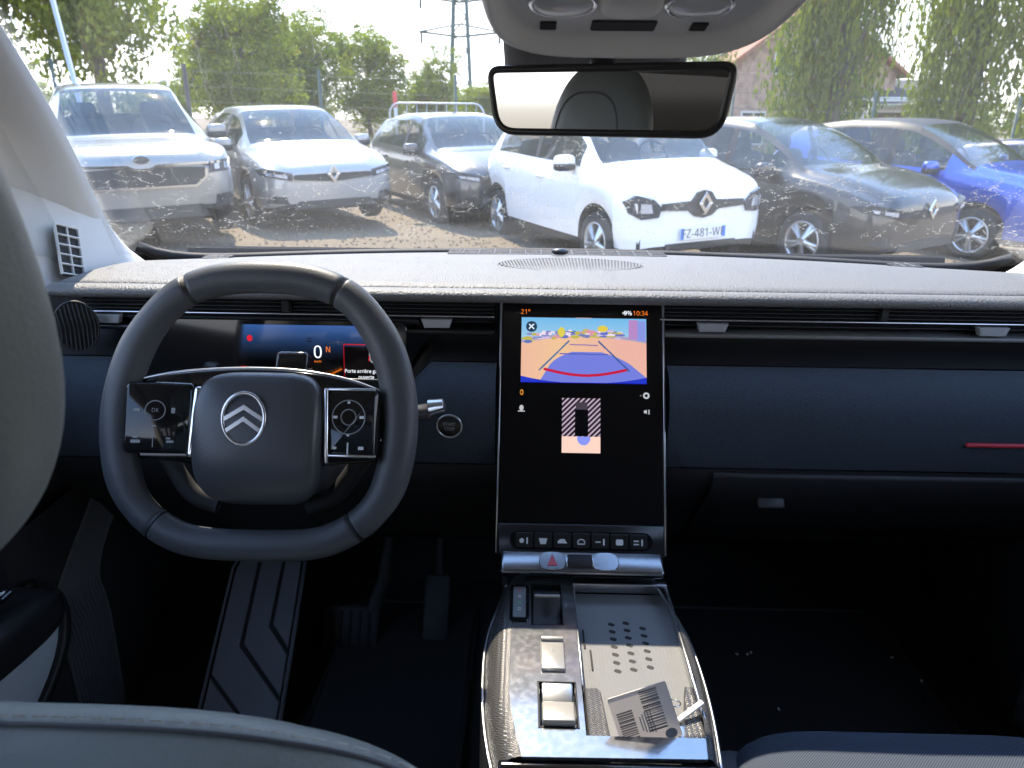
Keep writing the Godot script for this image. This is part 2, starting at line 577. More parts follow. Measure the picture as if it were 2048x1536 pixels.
	rbox(s, at(0.865, 0.66, 0.95), Vector3(0.06, 0.76, 1.65), 0.02, 2)
	obj(car, "rear_side_panel", s, "soft_black")
	for e in [-0.735, 0.89]:
		s = mk(true)
		rbox(s, at(e, 0.56, -1.31), Vector3(0.04, 0.62, 0.44), 0.01, 1)
		obj(car, "kick_panel", s, "carpet")
	s = mk(true)
	rbox(s, at(-0.71, 0.66, 0.95), Vector3(0.06, 0.76, 1.65), 0.02, 2)
	obj(car, "rear_side_panel", s, "soft_black")  # left one added out of view: closes the open doorway, keeps the mirror dark
	s = mk(true)
	rbox(s, rot(0.80, 1.2, 1.45, Vector3(0, 0, 12)), Vector3(0.05, 0.4, 0.5), 0.02, 2)
	obj(car, "rear_pillar", s, "pillar_trim")
	s = mk(true)
	rbox(s, rot(-0.645, 1.2, 1.45, Vector3(0, 0, -12)), Vector3(0.05, 0.4, 0.5), 0.02, 2)
	obj(car, "rear_pillar", s, "pillar_trim")
	for side in [-1.0, 1.0]:
		s = mk()
		P = []
		for i in 5:
			var z := lerpf(0.16, 1.3, i / 4.0)
			P.append(PackedVector3Array([mirror_x(Vector3(-0.73, 1.02, z), side), mirror_x(Vector3(-0.70, 1.2, z), side), mirror_x(Vector3(-0.655, 1.385, z), side)]))
		grid(s, P)
		obj(car, "rear_side_window", s, "added_dark_pane")  # unseen panes, added nearly opaque to darken what the mirror shows
	# bonnet and cowl ahead of the glass
	s = mk()
	P = []
	for i in 13:
		var t := i / 12.0
		var row := PackedVector3Array()
		for j in 13:
			var u := j / 6.0 - 1.0
			row.append(Vector3(CX + (0.82 - 0.08 * t * t) * u, 0.955 - 0.06 * t - 0.16 * t * t - 0.05 * u * u, -1.50 + 0.17 * u * u * (1.0 - t) - 1.0 * t + 0.12 * u * u * t))
		P.append(row)
	grid(s, P)
	obj(car, "bonnet", s, "own_paint")
	s = mk()
	P = []
	for i in 3:
		var row := PackedVector3Array()
		for j in 21:
			var u := j / 10.0 - 1.0
			var g := glass_at(u, 0.0, 0.004)
			row.append([g + Vector3(0, 0.004, 0.0), g + Vector3(0, -0.012, -0.04), g + Vector3(0, -0.045, -0.10)][i])
		P.append(row)
	grid(s, P)
	obj(car, "cowl", s, "satin_black")
	for e in [[-0.62, -0.02], [0.0, 0.62]]:
		s = mk()
		var path := []
		for k in 9:
			var x: float = lerpf(e[0], e[1], k / 8.0)
			var u: float = x / 0.80
			path.append(glass_at(u, 0.0, 0.012) + Vector3(0, -0.01, -0.02))
		tube(s, path, 0.007, 6)
		obj(car, "wiper", s, "matt_black")

func build_windscreen():
	var w := thing("windscreen", "dusty curved windscreen spotted with dried water marks", "windscreen", Vector3(CX, 1.0, -1.45))
	var s := mk()
	var P := []
	for i in 25:
		var row := PackedVector3Array()
		for j in 41:
			row.append(glass_at(j / 20.0 - 1.0, i / 24.0))
		P.append(row)
	grid(s, P)
	obj(w, "glass", s, "clear_pane")
	s = mk()
	P = []
	for i in 25:
		var row := PackedVector3Array()
		for j in 41:
			row.append(glass_at(j / 20.0 - 1.0, i / 24.0, 0.0025))
		P.append(row)
	grid(s, P)
	obj(w, "outer_glass", s, "pane")
	# dried water marks on the outer face
	var im := Image.create(1536, 768, false, Image.FORMAT_RGBA8)
	im.fill(Color(0.93, 0.92, 0.88, 0.0))
	var f1 := noise(0.035, FastNoiseLite.TYPE_CELLULAR, 1, 31)
	f1.cellular_return_type = FastNoiseLite.RETURN_DISTANCE2_SUB
	f1.domain_warp_enabled = true
	f1.domain_warp_amplitude = 26.0
	f1.domain_warp_frequency = 0.03
	var f2 := noise(0.012, FastNoiseLite.TYPE_SIMPLEX_SMOOTH, 4, 32)
	var f3 := noise(0.11, FastNoiseLite.TYPE_SIMPLEX, 2, 33)
	for y in 768:
		var t := 1.0 - y / 768.0
		var band := smoothstep(0.04, 0.16, t) * (1.0 - smoothstep(0.42, 0.62, t))
		for x in 1536:
			var m := f2.get_noise_2d(x, y) * 0.9 + band * 0.55 - 0.43
			if m > -0.05:
				var e := 1.0 - smoothstep(0.02, 0.085, (f1.get_noise_2d(x, y) + 1.0))
				var a := e * clampf(m * 2.1 + 0.05, 0.0, 0.75) * clampf(0.6 + f3.get_noise_2d(x, y) * 1.6, 0.0, 1.0)
				if a > 0.02:
					im.set_pixel(x, y, Color(0.93, 0.92, 0.88, a))
	rng.seed = 77
	for k in 2600:
		var t := 0.10 + 0.42 * absf(rng.randfn(0.35, 0.3))
		var x := rng.randi_range(8, 1524)
		var y := int((1.0 - clampf(t, 0.03, 0.97)) * 767)
		if f2.get_noise_2d(x, y) < -0.12 and rng.randf() < 0.7:
			continue
		var r := 0 if rng.randf() < 0.72 else (1 if rng.randf() < 0.9 else 2)
		var al := rng.randf_range(0.15, 0.6)
		for dy in range(-r, r + 1):
			for dx in range(-r, r + 1):
				if dx * dx + dy * dy <= r * r and y + dy >= 0 and y + dy < 768:
					im.set_pixel(x + dx, y + dy, Color(0.95, 0.94, 0.9, al))
	for k in 90:          # runs where drops slid down
		var x := float(rng.randi_range(60, 1480))
		var y := rng.randi_range(20, 300)
		var n := rng.randi_range(60, 230)
		var a := rng.randf_range(0.12, 0.34)
		for q in n:
			if y + q < 767:
				x += rng.randf_range(-0.8, 0.8)
				im.set_pixel(clampi(int(x), 1, 1534), y + q, Color(0.93, 0.92, 0.88, a))
	im.fix_alpha_edges()
	var m := mat("water_marks", Color.WHITE, 0.9, 0.0, {"transparency": BaseMaterial3D.TRANSPARENCY_ALPHA, "albedo_texture": ImageTexture.create_from_image(im), "texture_repeat": false})
	s = mk()
	P = []
	for i in 25:
		var row := PackedVector3Array()
		for j in 41:
			row.append(glass_at(j / 20.0 - 1.0, 1.0 - i / 24.0, 0.004))
		P.append(row)
	grid(s, P)
	obj(w, "dried_water_marks", s, m)
	# black painted border and the rubber lip along the dashboard
	s = mk()
	P = []
	for i in 4:
		var row := PackedVector3Array()
		for j in 61:
			var u := (j / 30.0 - 1.0)
			var edge := 0.012 + 0.075 * pow(absf(u), 9.0)
			row.append(glass_at(u * 0.985, [0.0, edge * 0.5, edge, edge][i], -0.004 if i < 3 else -0.001))
		P.append(row)
	grid(s, P)
	obj(w, "black_border", s, "satin_black")
	s = mk()
	var path := []
	for j in 61:
		var u := (j / 30.0 - 1.0) * 0.93
		var p := glass_at(u, 0.0, -0.006)
		p.z += 0.016
		p.y += 0.008 + 0.03 * pow(absf(u / 0.93), 16.0)
		path.append(p)
	tube(s, path, 0.010, 8)
	obj(w, "lower_seal", s, "matt_black")

# ---------------------------------------------------------------- dashboard
func dash_z(x: float) -> float:
	var u := (x - CX) / 0.825
	return -1.455 + 0.185 * u * u + 0.012

func cut(x: float, a: float, b: float, soft: float) -> float:
	return smoothstep(a - soft, a + soft, x) * (1.0 - smoothstep(b - soft, b + soft, x))

func build_dashboard():
	var d := thing("dashboard", "wide dashboard with grey grained top and blue-black cloth front", "dashboard", Vector3(CX, 0.5, -1.1))
	var xs := []
	for i in 61:
		xs.append(lerpf(-0.645, 0.80, i / 60.0))
	# top pad
	var s := mk()
	var P := []
	for x in xs:
		var row := PackedVector3Array()
		row.append(Vector3(x, 1.018, -0.976))
		row.append(Vector3(x, 1.031, -0.976))
		for k in 15:
			var t := k / 14.0
			var z := lerpf(-0.979, dash_z(x), t)
			row.append(Vector3(x, 1.0345 - 0.03 * t + 0.010 * sin(PI * t), z))
		row.append(Vector3(x, 0.98, dash_z(x)))
		P.append(row)
	grid(s, P)
	obj(d, "top_pad", s, "dash_pad")
	# front lip of the pad
	s = mk()
	sweep_x(s, [Vector2(-0.9725, 1.018), Vector2(-0.9725, 1.0325), Vector2(-0.970, 1.0345), Vector2(-0.958, 1.0350), Vector2(-0.949, 1.0335), Vector2(-0.944, 1.030), Vector2(-0.943, 1.026), Vector2(-0.946, 1.021), Vector2(-0.956, 1.018), Vector2(-0.975, 1.016)], xs)
	obj(d, "front_lip", s, "dash_pad")
	# speaker grille on top
	var gx := Vector3(0.071, 1.0306, -1.155)
	var dn := 0.001
	var flat := Transform3D(Basis(Vector3(1, 0, 0), Vector3(0, 0.012, -1).normalized(), Vector3(0, 1, 0.012).normalized()), gx)
	s = mk(true)
	slab(s, flat, ell(0.116, 0.058, 48), 0.002, 0.0005)
	var gr := obj(d, "speaker_grille", s, "soft_black")
	s = mk(true)
	for k in 44:
		var x := lerpf(-0.110, 0.110, k / 43.0)
		var h := 0.054 * sqrt(maxf(0.0, 1.0 - pow(x / 0.113, 2)))
		rbox(s, flat * rot(x, 0, 0.003, Vector3(0, 0, -9.0 * x / 0.11)), Vector3(0.0036, h * 2.0, 0.002), 0.0008, 1)
	obj(gr, "grille_bar", s, "dash_pad").set_meta("kind", "stuff")
	s = mk()
	var ring := []
	for q in ell(0.116, 0.058, 64):
		ring.append(flat * Vector3(q.x, q.y, 0.002))
	tube(s, ring, 0.0010, 6, true)
	obj(gr, "grille_ring", s, "dash_pad")
	# demister vents in front of the glass
	for v in [[0.057, -1.358, 0.404, 0.058, 13, 2], [-0.538, -1.255, 0.046, 0.040, 2, 1], [0.655, -1.262, 0.05, 0.040, 2, 1]]:
		s = mk(true)
		var vy: float = 1.0345 - 0.03 * ((v[1] + 0.979) / (dash_z(v[0]) + 0.979)) + 0.010 * sin(PI * (v[1] + 0.979) / (dash_z(v[0]) + 0.979)) - 0.0015
		var V := Transform3D(Basis(Vector3.RIGHT, Vector3(0, -0.02, -1).normalized(), Vector3(0, 1, -0.02).normalized()), Vector3(v[0], vy, v[1]))
		slab(s, V, rrect(v[2], v[3], 0.008, 3), 0.0045, 0.0005)
		var dv := obj(d, "demister_vent", s, "matt_black")
		s = mk(true)
		for k in v[4]:
			rbox(s, V * at(v[2] * ((k + 1.0) / (v[4] + 1.0) - 0.5), 0, 0.0042), Vector3(0.0025, v[3], 0.003), 0.001, 1)
		for k in v[5]:
			rbox(s, V * at(0, v[3] * ((k + 1.0) / (v[5] + 1.0) - 0.5), 0.0042), Vector3(v[2], 0.0025, 0.003), 0.001, 1)
		obj(dv, "vent_bars", s, "dash_pad")
	# light sensor near the glass
	s = mk()
	superblob(s, at(0.061, 1.0275, -1.315), Vector3(0.016, 0.006, 0.010), 1.0, 1.0, 16, 8)
	obj(d, "light_sensor", s, "satin_black")
	# vent band: back wall, louvres, bright strip, ledge; one run on either side of the screen
	for run in [[-0.615, -0.042], [0.183, 0.79]]:
		var x0: float = run[0]
		var x1: float = run[1]
		var mid := (x0 + x1) / 2
		var wide := x1 - x0
		s = mk(true)
		rbox(s, at(mid, 0.995, -1.000), Vector3(wide, 0.05, 0.008), 0.001, 1)
		obj(d, "vent_back", s, "matt_black")
		for k in 3:
			s = mk(true)
			rbox(s, rot(mid, 1.0135 - k * 0.0055, -0.981, Vector3(18, 0, 0)), Vector3(wide, 0.0016, 0.022), 0.0006, 1)
			obj(d, "louvre", s, "soft_black")
		s = mk(true)
		rbox(s, rot(mid, 0.990, -0.981, Vector3(18, 0, 0)), Vector3(wide, 0.0016, 0.022), 0.0006, 1)
		obj(d, "louvre", s, "soft_black")
		s = mk()
		rbox(s, at(mid, 0.9985, -0.957), Vector3(wide, 0.0028, 0.006), 0.0012, 2)
		obj(d, "bright_strip", s, "satin_metal")
		s = mk()
		rbox(s, at(mid, 0.9765, -0.972), Vector3(wide, 0.006, 0.036), 0.002, 2)
		obj(d, "vent_ledge", s, "ledge_grey" if x0 > 0 else "satin_black")
		s = mk(true)
		rbox(s, at(mid, 1.006, -0.972), Vector3(0.01, 0.02, 0.02), 0.001, 1)
		obj(d, "vent_divider", s, "matt_black")
	for x in [-0.575, -0.12, 0.254, 0.63]:
		s = mk(true)
		slab(s, at(x, 0.9885, -0.962), PackedVector2Array([Vector2(-0.021, 0.006), Vector2(-0.017, -0.006), Vector2(0.017, -0.006), Vector2(0.021, 0.006)]), 0.010, 0.001)
		obj(d, "vent_tab", s, "icon_grey")
	# cloth front, right run and left run; on the left the top dips below the instrument display
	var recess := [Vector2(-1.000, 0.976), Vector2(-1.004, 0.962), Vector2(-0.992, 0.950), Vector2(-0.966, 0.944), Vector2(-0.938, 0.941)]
	var prof := [Vector2(-0.941, 0.938), Vector2(-0.936, 0.9395), Vector2(-0.922, 0.936), Vector2(-0.907, 0.925), Vector2(-0.896, 0.910), Vector2(-0.889, 0.890), Vector2(-0.887, 0.866), Vector2(-0.889, 0.840), Vector2(-0.894, 0.818), Vector2(-0.899, 0.806)]
	var low := [Vector2(-0.900, 0.803), Vector2(-0.903, 0.79), Vector2(-0.912, 0.77), Vector2(-0.928, 0.745), Vector2(-0.955, 0.715), Vector2(-0.99, 0.68), Vector2(-1.03, 0.62), Vector2(-1.10, 0.56), Vector2(-1.2, 0.54), Vector2(-1.44, 0.55)]
	for run in [[-0.66, -0.0375, 28], [0.1925, 0.815, 24]]:
		var rx := []
		for i in run[2] + 1:
			rx.append(lerpf(run[0], run[1], float(i) / run[2]))
		var dip := func(v: Vector3) -> Vector3:
			var c := cut(v.x, -0.535, -0.150, 0.02)
			if c > 0.0 and v.y > 0.86:
				v.y = lerpf(v.y, 0.86 + (v.y - 0.86) * 0.36, c)
				v.z = lerpf(v.z, v.z - 0.01, c)
			return v
		s = mk()
		sweep_x(s, prof, rx, dip)
		obj(d, "cloth_panel", s, "dash_cloth")
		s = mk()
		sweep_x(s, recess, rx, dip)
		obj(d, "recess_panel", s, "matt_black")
		s = mk()
		sweep_x(s, low, rx)
		obj(d, "lower_panel", s, "soft_black")
	# glove box lid, its handle, the red tab
	s = mk()
	var lid := []
	for i in 13:
		lid.append(lerpf(0.262, 0.76, i / 12.0))
	sweep_x(s, [Vector2(-0.905, 0.797), Vector2(-0.896, 0.7985), Vector2(-0.897, 0.79), Vector2(-0.906, 0.768), Vector2(-0.922, 0.743), Vector2(-0.949, 0.713), Vector2(-0.984, 0.678), Vector2(-1.02, 0.63), Vector2(-1.03, 0.63)], lid)
	var gb := obj(d, "glovebox_lid", s, "soft_black")
	s = mk()
	rbox(s, rot(0.353, 0.744, -0.918, Vector3(-35, 0, 0)), Vector3(0.038, 0.018, 0.008), 0.003, 2)
	obj(gb, "handle", s, "handle_grey")
	s = mk()
	rbox(s, at(0.66, 0.852, -0.886), Vector3(0.15, 0.006, 0.006), 0.0025, 2)
	obj(d, "red_tab", s, "red_tab")
	# end speaker on the left, beside the door
	s = mk()
	var face := Transform3D(Basis.from_euler(Vector3(0, 0.5, 0)), Vector3(-0.602, 0.985, -0.930))
	slab(s, face, ell(0.026, 0.034, 32), 0.006, 0.002)
	var es := obj(d, "end_vent", s, "matt_black")
	s = mk()
	ring = []
	for q in ell(0.026, 0.034, 40):
		ring.append(face * Vector3(q.x, q.y, 0.006))
	tube(s, ring, 0.0016, 6, true)
	for k in 9:
		var x := -0.02 + k * 0.005
		var h := 0.033 * sqrt(1.0 - pow(x / 0.026, 2))
		tube(s, [face * Vector3(x, -h, 0.007), face * Vector3(x + 0.002, 0, 0.0075), face * Vector3(x, h, 0.007)], 0.0009, 5)
	obj(es, "vent_bars", s, "soft_black")
	# start button
	s = mk()
	var bt := rot(-0.0985, 0.866, -0.8925, Vector3(4, 0, 0))
	slab(s, bt, ell(0.0165, 0.0165, 32), 0.006, 0.002)
	var sb := obj(d, "start_button", s, "satin_black")
	s = mk()
	ring = []
	for q in ell(0.0165, 0.0165, 32):
		ring.append(bt * Vector3(q.x, q.y, 0.005))
	tube(s, ring, 0.0015, 6, true)
	obj(sb, "button_ring", s, "satin_metal")
	lettering(sb, "lettering", "START", bt * at(0, 0.0035, 0.0065), 0.0042, "icon_grey")
	lettering(sb, "lettering", "STOP", bt * at(0, -0.0035, 0.0065), 0.0042, "icon_grey")
	build_instruments(d)

func rect_on(im: Image, x: int, y: int, w: int, h: int, c: Color):
	im.fill_rect(Rect2i(x, y, w, h), c)

func stroke(im: Image, a: Vector2, b: Vector2, wd: float, c: Color):
	var n := int(a.distance_to(b) * 1.5) + 1
	for k in n + 1:
		var p := a.lerp(b, float(k) / n)
		var r := int(ceil(wd / 2))
		for dy in range(-r, r + 1):
			for dx in range(-r, r + 1):
				if dx * dx + dy * dy <= wd * wd / 4.0 + 0.3:
					var q := Vector2i(int(p.x) + dx, int(p.y) + dy)
					if q.x >= 0 and q.y >= 0 and q.x < im.get_width() and q.y < im.get_height():
						im.set_pixelv(q, c)

func blob_on(im: Image, cx: float, cy: float, rx: float, ry: float, c: Color):
	for y in range(int(cy - ry), int(cy + ry) + 1):
		for x in range(int(cx - rx), int(cx + rx) + 1):
			if pow((x - cx) / rx, 2) + pow((y - cy) / ry, 2) <= 1.0 and x >= 0 and y >= 0 and x < im.get_width() and y < im.get_height():
				im.set_pixel(x, y, c)

func glowing(called, im: Image, power: float) -> StandardMaterial3D:
	return mat(called, lin(0.005, 0.005, 0.006), 0.12, 0.0, {"emission_enabled": true, "emission": Color.BLACK, "emission_texture": ImageTexture.create_from_image(im), "emission_energy_multiplier": power, "texture_repeat": false})

func glow_ink(called, c: Color, power: float):
	mat(called, lin(0.01, 0.01, 0.01), 0.4, 0.0, {"emission_enabled": true, "emission": c, "emission_energy_multiplier": power})

func build_instruments(d):
	# instrument display behind the wheel: dark housing, lit panel, its writing
	var s := mk(true)
	var tilt := rot(-0.346, 0.9385, -0.946, Vector3(-10, 0, 0))
	slab(s, tilt, rrect(0.372, 0.106, 0.012, 4), 0.008, 0.001)
	var house := obj(d, "instrument_display", s, "gloss_black")
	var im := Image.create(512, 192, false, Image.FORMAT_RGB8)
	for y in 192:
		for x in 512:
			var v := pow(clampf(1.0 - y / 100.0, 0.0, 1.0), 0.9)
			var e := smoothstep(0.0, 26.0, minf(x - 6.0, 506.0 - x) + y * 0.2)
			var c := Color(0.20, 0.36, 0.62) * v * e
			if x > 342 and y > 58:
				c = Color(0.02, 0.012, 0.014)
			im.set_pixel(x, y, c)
	blob_on(im, 40, 38, 9, 9, Color(0.85, 0.12, 0.2))
	blob_on(im, 442, 44, 11, 11, Color(0.85, 0.25, 0.1))
	stroke(im, Vector2(342, 52), Vector2(342, 190), 3, Color(0.6, 0.06, 0.09))
	stroke(im, Vector2(342, 52), Vector2(424, 52), 3, Color(0.8, 0.1, 0.14))
	stroke(im, Vector2(225, 44), Vector2(240, 44), 2, Color(0.05, 0.07, 0.1))
	stroke(im, Vector2(228, 36), Vector2(237, 36), 3, Color(0.05, 0.07, 0.1))
	for k in 34:     # amber arc
		var a := k / 33.0
		var p := Vector2(222 + a * 108, 150 - 26 * a * a)
		stroke(im, p, p + Vector2(3, -0.6), 5, Color(0.75, 0.35, 0.05))
		stroke(im, p + Vector2(0, -14 + 8 * a), p + Vector2(3, -14.6 + 8 * a), 2, Color(0.3, 0.16, 0.04))
	rect_on(im, 8, 118, 16, 36, Color(0.75, 0.1, 0.04))
	rect_on(im, 28, 124, 94, 4, Color(0.6, 0.26, 0.06))
	rect_on(im, 120, 124, 4, 14, Color(0.6, 0.26, 0.06))
	rect_on(im, 40, 130, 60, 4, Color(0.7, 0.25, 0.04))
	rect_on(im, 26, 142, 50, 8, Color(0.65, 0.2, 0.03))
	blob_on(im, 434, 82, 12, 22, Color(0.55, 0.56, 0.6))
	blob_on(im, 434, 82, 7, 16, Color(0.03, 0.02, 0.03))
	stroke(im, Vector2(424, 86), Vector2(422, 98), 3, Color(0.8, 0.1, 0.1))
	blob_on(im, 404, 182, 12, 7, Color(0.75, 0.08, 0.12))
	blob_on(im, 466, 180, 4, 6, Color(0.75, 0.5, 0.3))
	rect_on(im, 472, 180, 8, 4, Color(0.75, 0.5, 0.3))
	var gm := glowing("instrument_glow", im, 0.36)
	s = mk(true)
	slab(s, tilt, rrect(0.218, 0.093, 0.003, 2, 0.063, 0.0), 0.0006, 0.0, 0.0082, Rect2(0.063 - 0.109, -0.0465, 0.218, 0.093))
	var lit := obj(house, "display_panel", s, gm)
	glow_ink("ink_white", Color(0.9, 0.92, 0.95), 0.5)
	glow_ink("ink_amber", Color(0.9, 0.45, 0.12), 0.4)
	var px := func(x: float, y: float) -> Transform3D: return tilt * at(-0.046 + x / 512.0 * 0.218, 0.0465 - y / 192.0 * 0.093, 0.0091)
	lettering(house, "display_digits", "0", px.call(258, 76), 0.0165, "ink_white", 0.0003)
	lettering(house, "display_letter", "N", px.call(292, 68), 0.0075, "ink_amber", 0.0003)
	lettering(house, "display_text", "km/h", px.call(258, 102), 0.0030, "ink_amber", 0.0003)
	lettering(house, "display_text", "Porte arrière gauche", px.call(413, 128), 0.0046, "ink_white", 0.0003)
	lettering(house, "display_text", "ouverte", px.call(413, 145), 0.0046, "ink_white", 0.0003)
	# hood over the display and side cheeks
	s = mk()
	sweep_x(s, [Vector2(-0.99, 0.975), Vector2(-0.958, 0.9935), Vector2(-0.955, 0.9915), Vector2(-0.985, 0.972)], [-0.545, -0.145])
	obj(house, "display_hood", s, "matt_black")

# ---------------------------------------------------------------- centre screen
func screen_frame() -> Transform3D:
	var n := Vector3(0, 0.155, 0.29).normalized()
	return Transform3D(Basis(Vector3.RIGHT, n.cross(Vector3.RIGHT), n), Vector3(CX, 1.012, -0.97))

func build_screen():
	var f := screen_frame()
	var t := thing("touchscreen", "tall black centre touchscreen showing a rear camera picture", "screen", f * Vector3(0, -0.33, 0))
	var s := mk(true)
	slab(s, f, PackedVector2Array([Vector2(-0.109, 0.004), Vector2(-0.1085, -0.292), Vector2(0.1085, -0.292), Vector2(0.109, 0.004)]), 0.010, 0.0012, -0.010)
	obj(t, "screen_glass", s, "gloss_black")
	for e in [-1.0, 1.0]:
		s = mk()
		tube(s, [f * Vector3(e * 0.1105, 0.004, -0.002), f * Vector3(e * 0.1105, -0.15, -0.002), f * Vector3(e * 0.1105, -0.332, -0.003)], 0.0018, 6)
		obj(t, "edge_strip", s, "satin_metal")
	s = mk(true)
	slab(s, f, rrect(0.216, 0.34, 0.004, 2, 0.0, -0.165), 0.05, 0.0, -0.062)
	obj(t, "screen_housing", s, "matt_black")
	# the lit picture
	var W := 436
	var H := 592           # 2 pixels a millimetre: x -109..109, y 4..-292
	var im := Image.create(W, H, false, Image.FORMAT_RGB8)
	im.fill(Color(0.004, 0.005, 0.006))
	var ox := 53
	var oy := 42
	var w := 339
	var h := 180
	rng.seed = 5
	for y in h:
		for x in w:
			var u := float(x) / w
			var v := float(y) / h
			var c := Color(0.86, 0.66, 0.6).lerp(Color(0.88, 0.72, 0.56), clampf(1.0 - absf(u - 0.3) * 2.2, 0, 1))
			var hz := 0.34 - 0.10 * (1.0 - pow((u - 0.52) / 0.52, 2))
			if v < hz:
				c = Color(0.42, 0.68, 0.86).lerp(Color(0.6, 0.75, 0.85), v * 3)
			elif v < hz + 0.05:
				c = Color(0.62, 0.6, 0.72)
			c = c * (0.96 + 0.06 * rng.randf())
			# shadow of the car
			var sh := pow((u - 0.52 - 0.16 * (v - 0.5)) / lerpf(0.22, 0.46, (v - 0.5) / 0.5), 2) < 1.0 - pow(clampf((0.72 - v) / 0.22, 0.0, 1.0), 2) * 0.9 and v > 0.52
			if sh:
				c = Color(0.42, 0.46, 0.80)
			if v > 0.995 - 0.10 * pow(absf(u - 0.5) * 2.0, 2.2):
				c = Color(0.13, 0.2, 0.72)
			if v > 0.985:
				c = Color(0.05, 0.05, 0.55)
			im.set_pixel(ox + x, oy + y, c)
	for k in 90:        # blurred row of parked cars at the far edge of the yard
		var u := rng.randf_range(0.02, 0.8)
		var hz := 0.34 - 0.10 * (1.0 - pow((u - 0.52) / 0.52, 2))
		var c: Color = [Color(0.35, 0.42, 0.7), Color(0.75, 0.68, 0.82), Color(0.86, 0.8, 0.86), Color(0.5, 0.5, 0.72), Color(0.8, 0.55, 0.6), Color(0.7, 0.66, 0.3)][rng.randi() % 6]
		blob_on(im, ox + u * w, oy + (hz + rng.randf_range(-0.06, 0.05)) * h, rng.randf_range(5, 15), rng.randf_range(2, 5), c)
	blob_on(im, ox + 0.32 * w, oy + 0.22 * h, 9, 14, Color(0.8, 0.75, 0.3))
	blob_on(im, ox + 0.65 * w, oy + 0.16 * h, 14, 9, Color(0.82, 0.74, 0.28))
	im.fill_rect(Rect2i(ox + int(0.86 * w), oy + 4, 24, 54), Color(0.66, 0.5, 0.72))
	im.fill_rect(Rect2i(ox + int(0.93 * w), oy + 6, 22, 56), Color(0.5, 0.55, 0.82))
	blob_on(im, ox + 27, oy + 25, 15, 15, Color(0.13, 0.22, 0.32))
	stroke(im, Vector2(ox + 21, oy + 19), Vector2(ox + 33, oy + 31), 3, Color(0.85, 0.9, 0.95))
	stroke(im, Vector2(ox + 33, oy + 19), Vector2(ox + 21, oy + 31), 3, Color(0.85, 0.9, 0.95))
	var g := func(u: float, v: float) -> Vector2: return Vector2(ox + u * w, oy + v * h)
	stroke(im, g.call(0.38, 0.36), g.call(0.15, 0.80), 4, Color(0.25, 0.4, 0.58))
	stroke(im, g.call(0.62, 0.36), g.call(0.86, 0.80), 4, Color(0.2, 0.33, 0.55))
	stroke(im, g.call(0.39, 0.41), g.call(0.61, 0.42), 2, Color(0.5, 0.42, 0.62))
	stroke(im, g.call(0.31, 0.55), g.call(0.69, 0.56), 3, Color(0.3, 0.34, 0.66))
	for k in 24:
		var a := k / 24.0
		var b := (k + 1) / 24.0
		stroke(im, g.call(0.19 + 0.645 * a, 0.79 + 0.09 * sin(PI * a)), g.call(0.19 + 0.645 * b, 0.79 + 0.09 * sin(PI * b)), 7, Color(0.72, 0.10, 0.22))
	# plan view of the car below it
	for y in 147:
		for x in 103:
			var c := Color(0.05, 0.045, 0.055)
			if y > 102:
				c = Color(0.92, 0.78, 0.72)
				if pow((x - 58) / 18.0, 2) + pow((y - 104) / 22.0, 2) < 1.0:
					c = Color(0.5, 0.55, 0.9)
			elif fposmod((x + y) / 14.0, 1.0) < 0.5:
				c = Color(0.68, 0.6, 0.68)
			if x > 34 and x < 70 and y > 30 and y < 102:
				c = Color(0.008, 0.01, 0.012)
			if x > 34 - (10 - minf(y, 30.0)) * 0.2 and x > 36 and x < 68 and y > 10 and y <= 30:
				c = Color(0.25, 0.23, 0.27)
			im.set_pixel(165 + x, 262 + y, c)
	# small marks: temperature underline, drag bar, side icons
	im.fill_rect(Rect2i(30, 40, 376, 1), Color(0.2, 0.12, 0.07))
	im.fill_rect(Rect2i(200, 41, 44, 2), Color(0.7, 0.6, 0.6))
	blob_on(im, 56, 248, 5, 8, Color(0.75, 0.5, 0.15))
	im.fill_rect(Rect2i(54, 245, 4, 7), Color(0.1, 0.06, 0.02))
	blob_on(im, 56, 290, 6, 8, Color(0.7, 0.7, 0.72))
	im.fill_rect(Rect2i(47, 298, 19, 3), Color(0.7, 0.7, 0.72))
	blob_on(im, 390, 252, 9, 9, Color(0.7, 0.72, 0.74))
	blob_on(im, 390, 252, 4, 4, Color(0.05, 0.05, 0.06))
	blob_on(im, 375, 252, 2, 2, Color(0.5, 0.5, 0.5))
	im.fill_rect(Rect2i(384, 292, 5, 8), Color(0.7, 0.72, 0.74))
	for k in 8:
		im.fill_rect(Rect2i(388 + k / 2, 296 - k, 1, 2 * k), Color(0.7, 0.72, 0.74))
	stroke(im, Vector2(397, 291), Vector2(397, 301), 3, Color(0.7, 0.72, 0.74))
	blob_on(im, 332, 26, 6, 4, Color(0.7, 0.7, 0.72))
	s = mk(true)
	slab(s, f, PackedVector2Array([Vector2(-0.1065, 0.0015), Vector2(-0.1065, -0.2895), Vector2(0.1065, -0.2895), Vector2(0.1065, 0.0015)]), 0.0004, 0.0, 0.0004, Rect2(-0.109, -0.292, 0.218, 0.296))
	obj(t, "screen_picture", s, glowing("screen_glow", im, 0.42))
	lettering(t, "screen_clock", "10:34", f * at(0.079, -0.0095, 0.0012), 0.0060, "ink_amber", 0.0003)
	lettering(t, "screen_charge", "9%", f * at(0.062, -0.0095, 0.0012), 0.0058, "ink_white", 0.0003)
	lettering(t, "screen_temperature", "21°", f * at(-0.077, -0.0095, 0.0012), 0.0062, "ink_amber", 0.0003)
	# row of climate keys below the glass
	s = mk()
	slab(s, f, PackedVector2Array([Vector2(-0.1085, -0.2935), Vector2(-0.1085, -0.334), Vector2(0.1085, -0.334), Vector2(0.1085, -0.2935)]), 0.012, 0.002, -0.010)
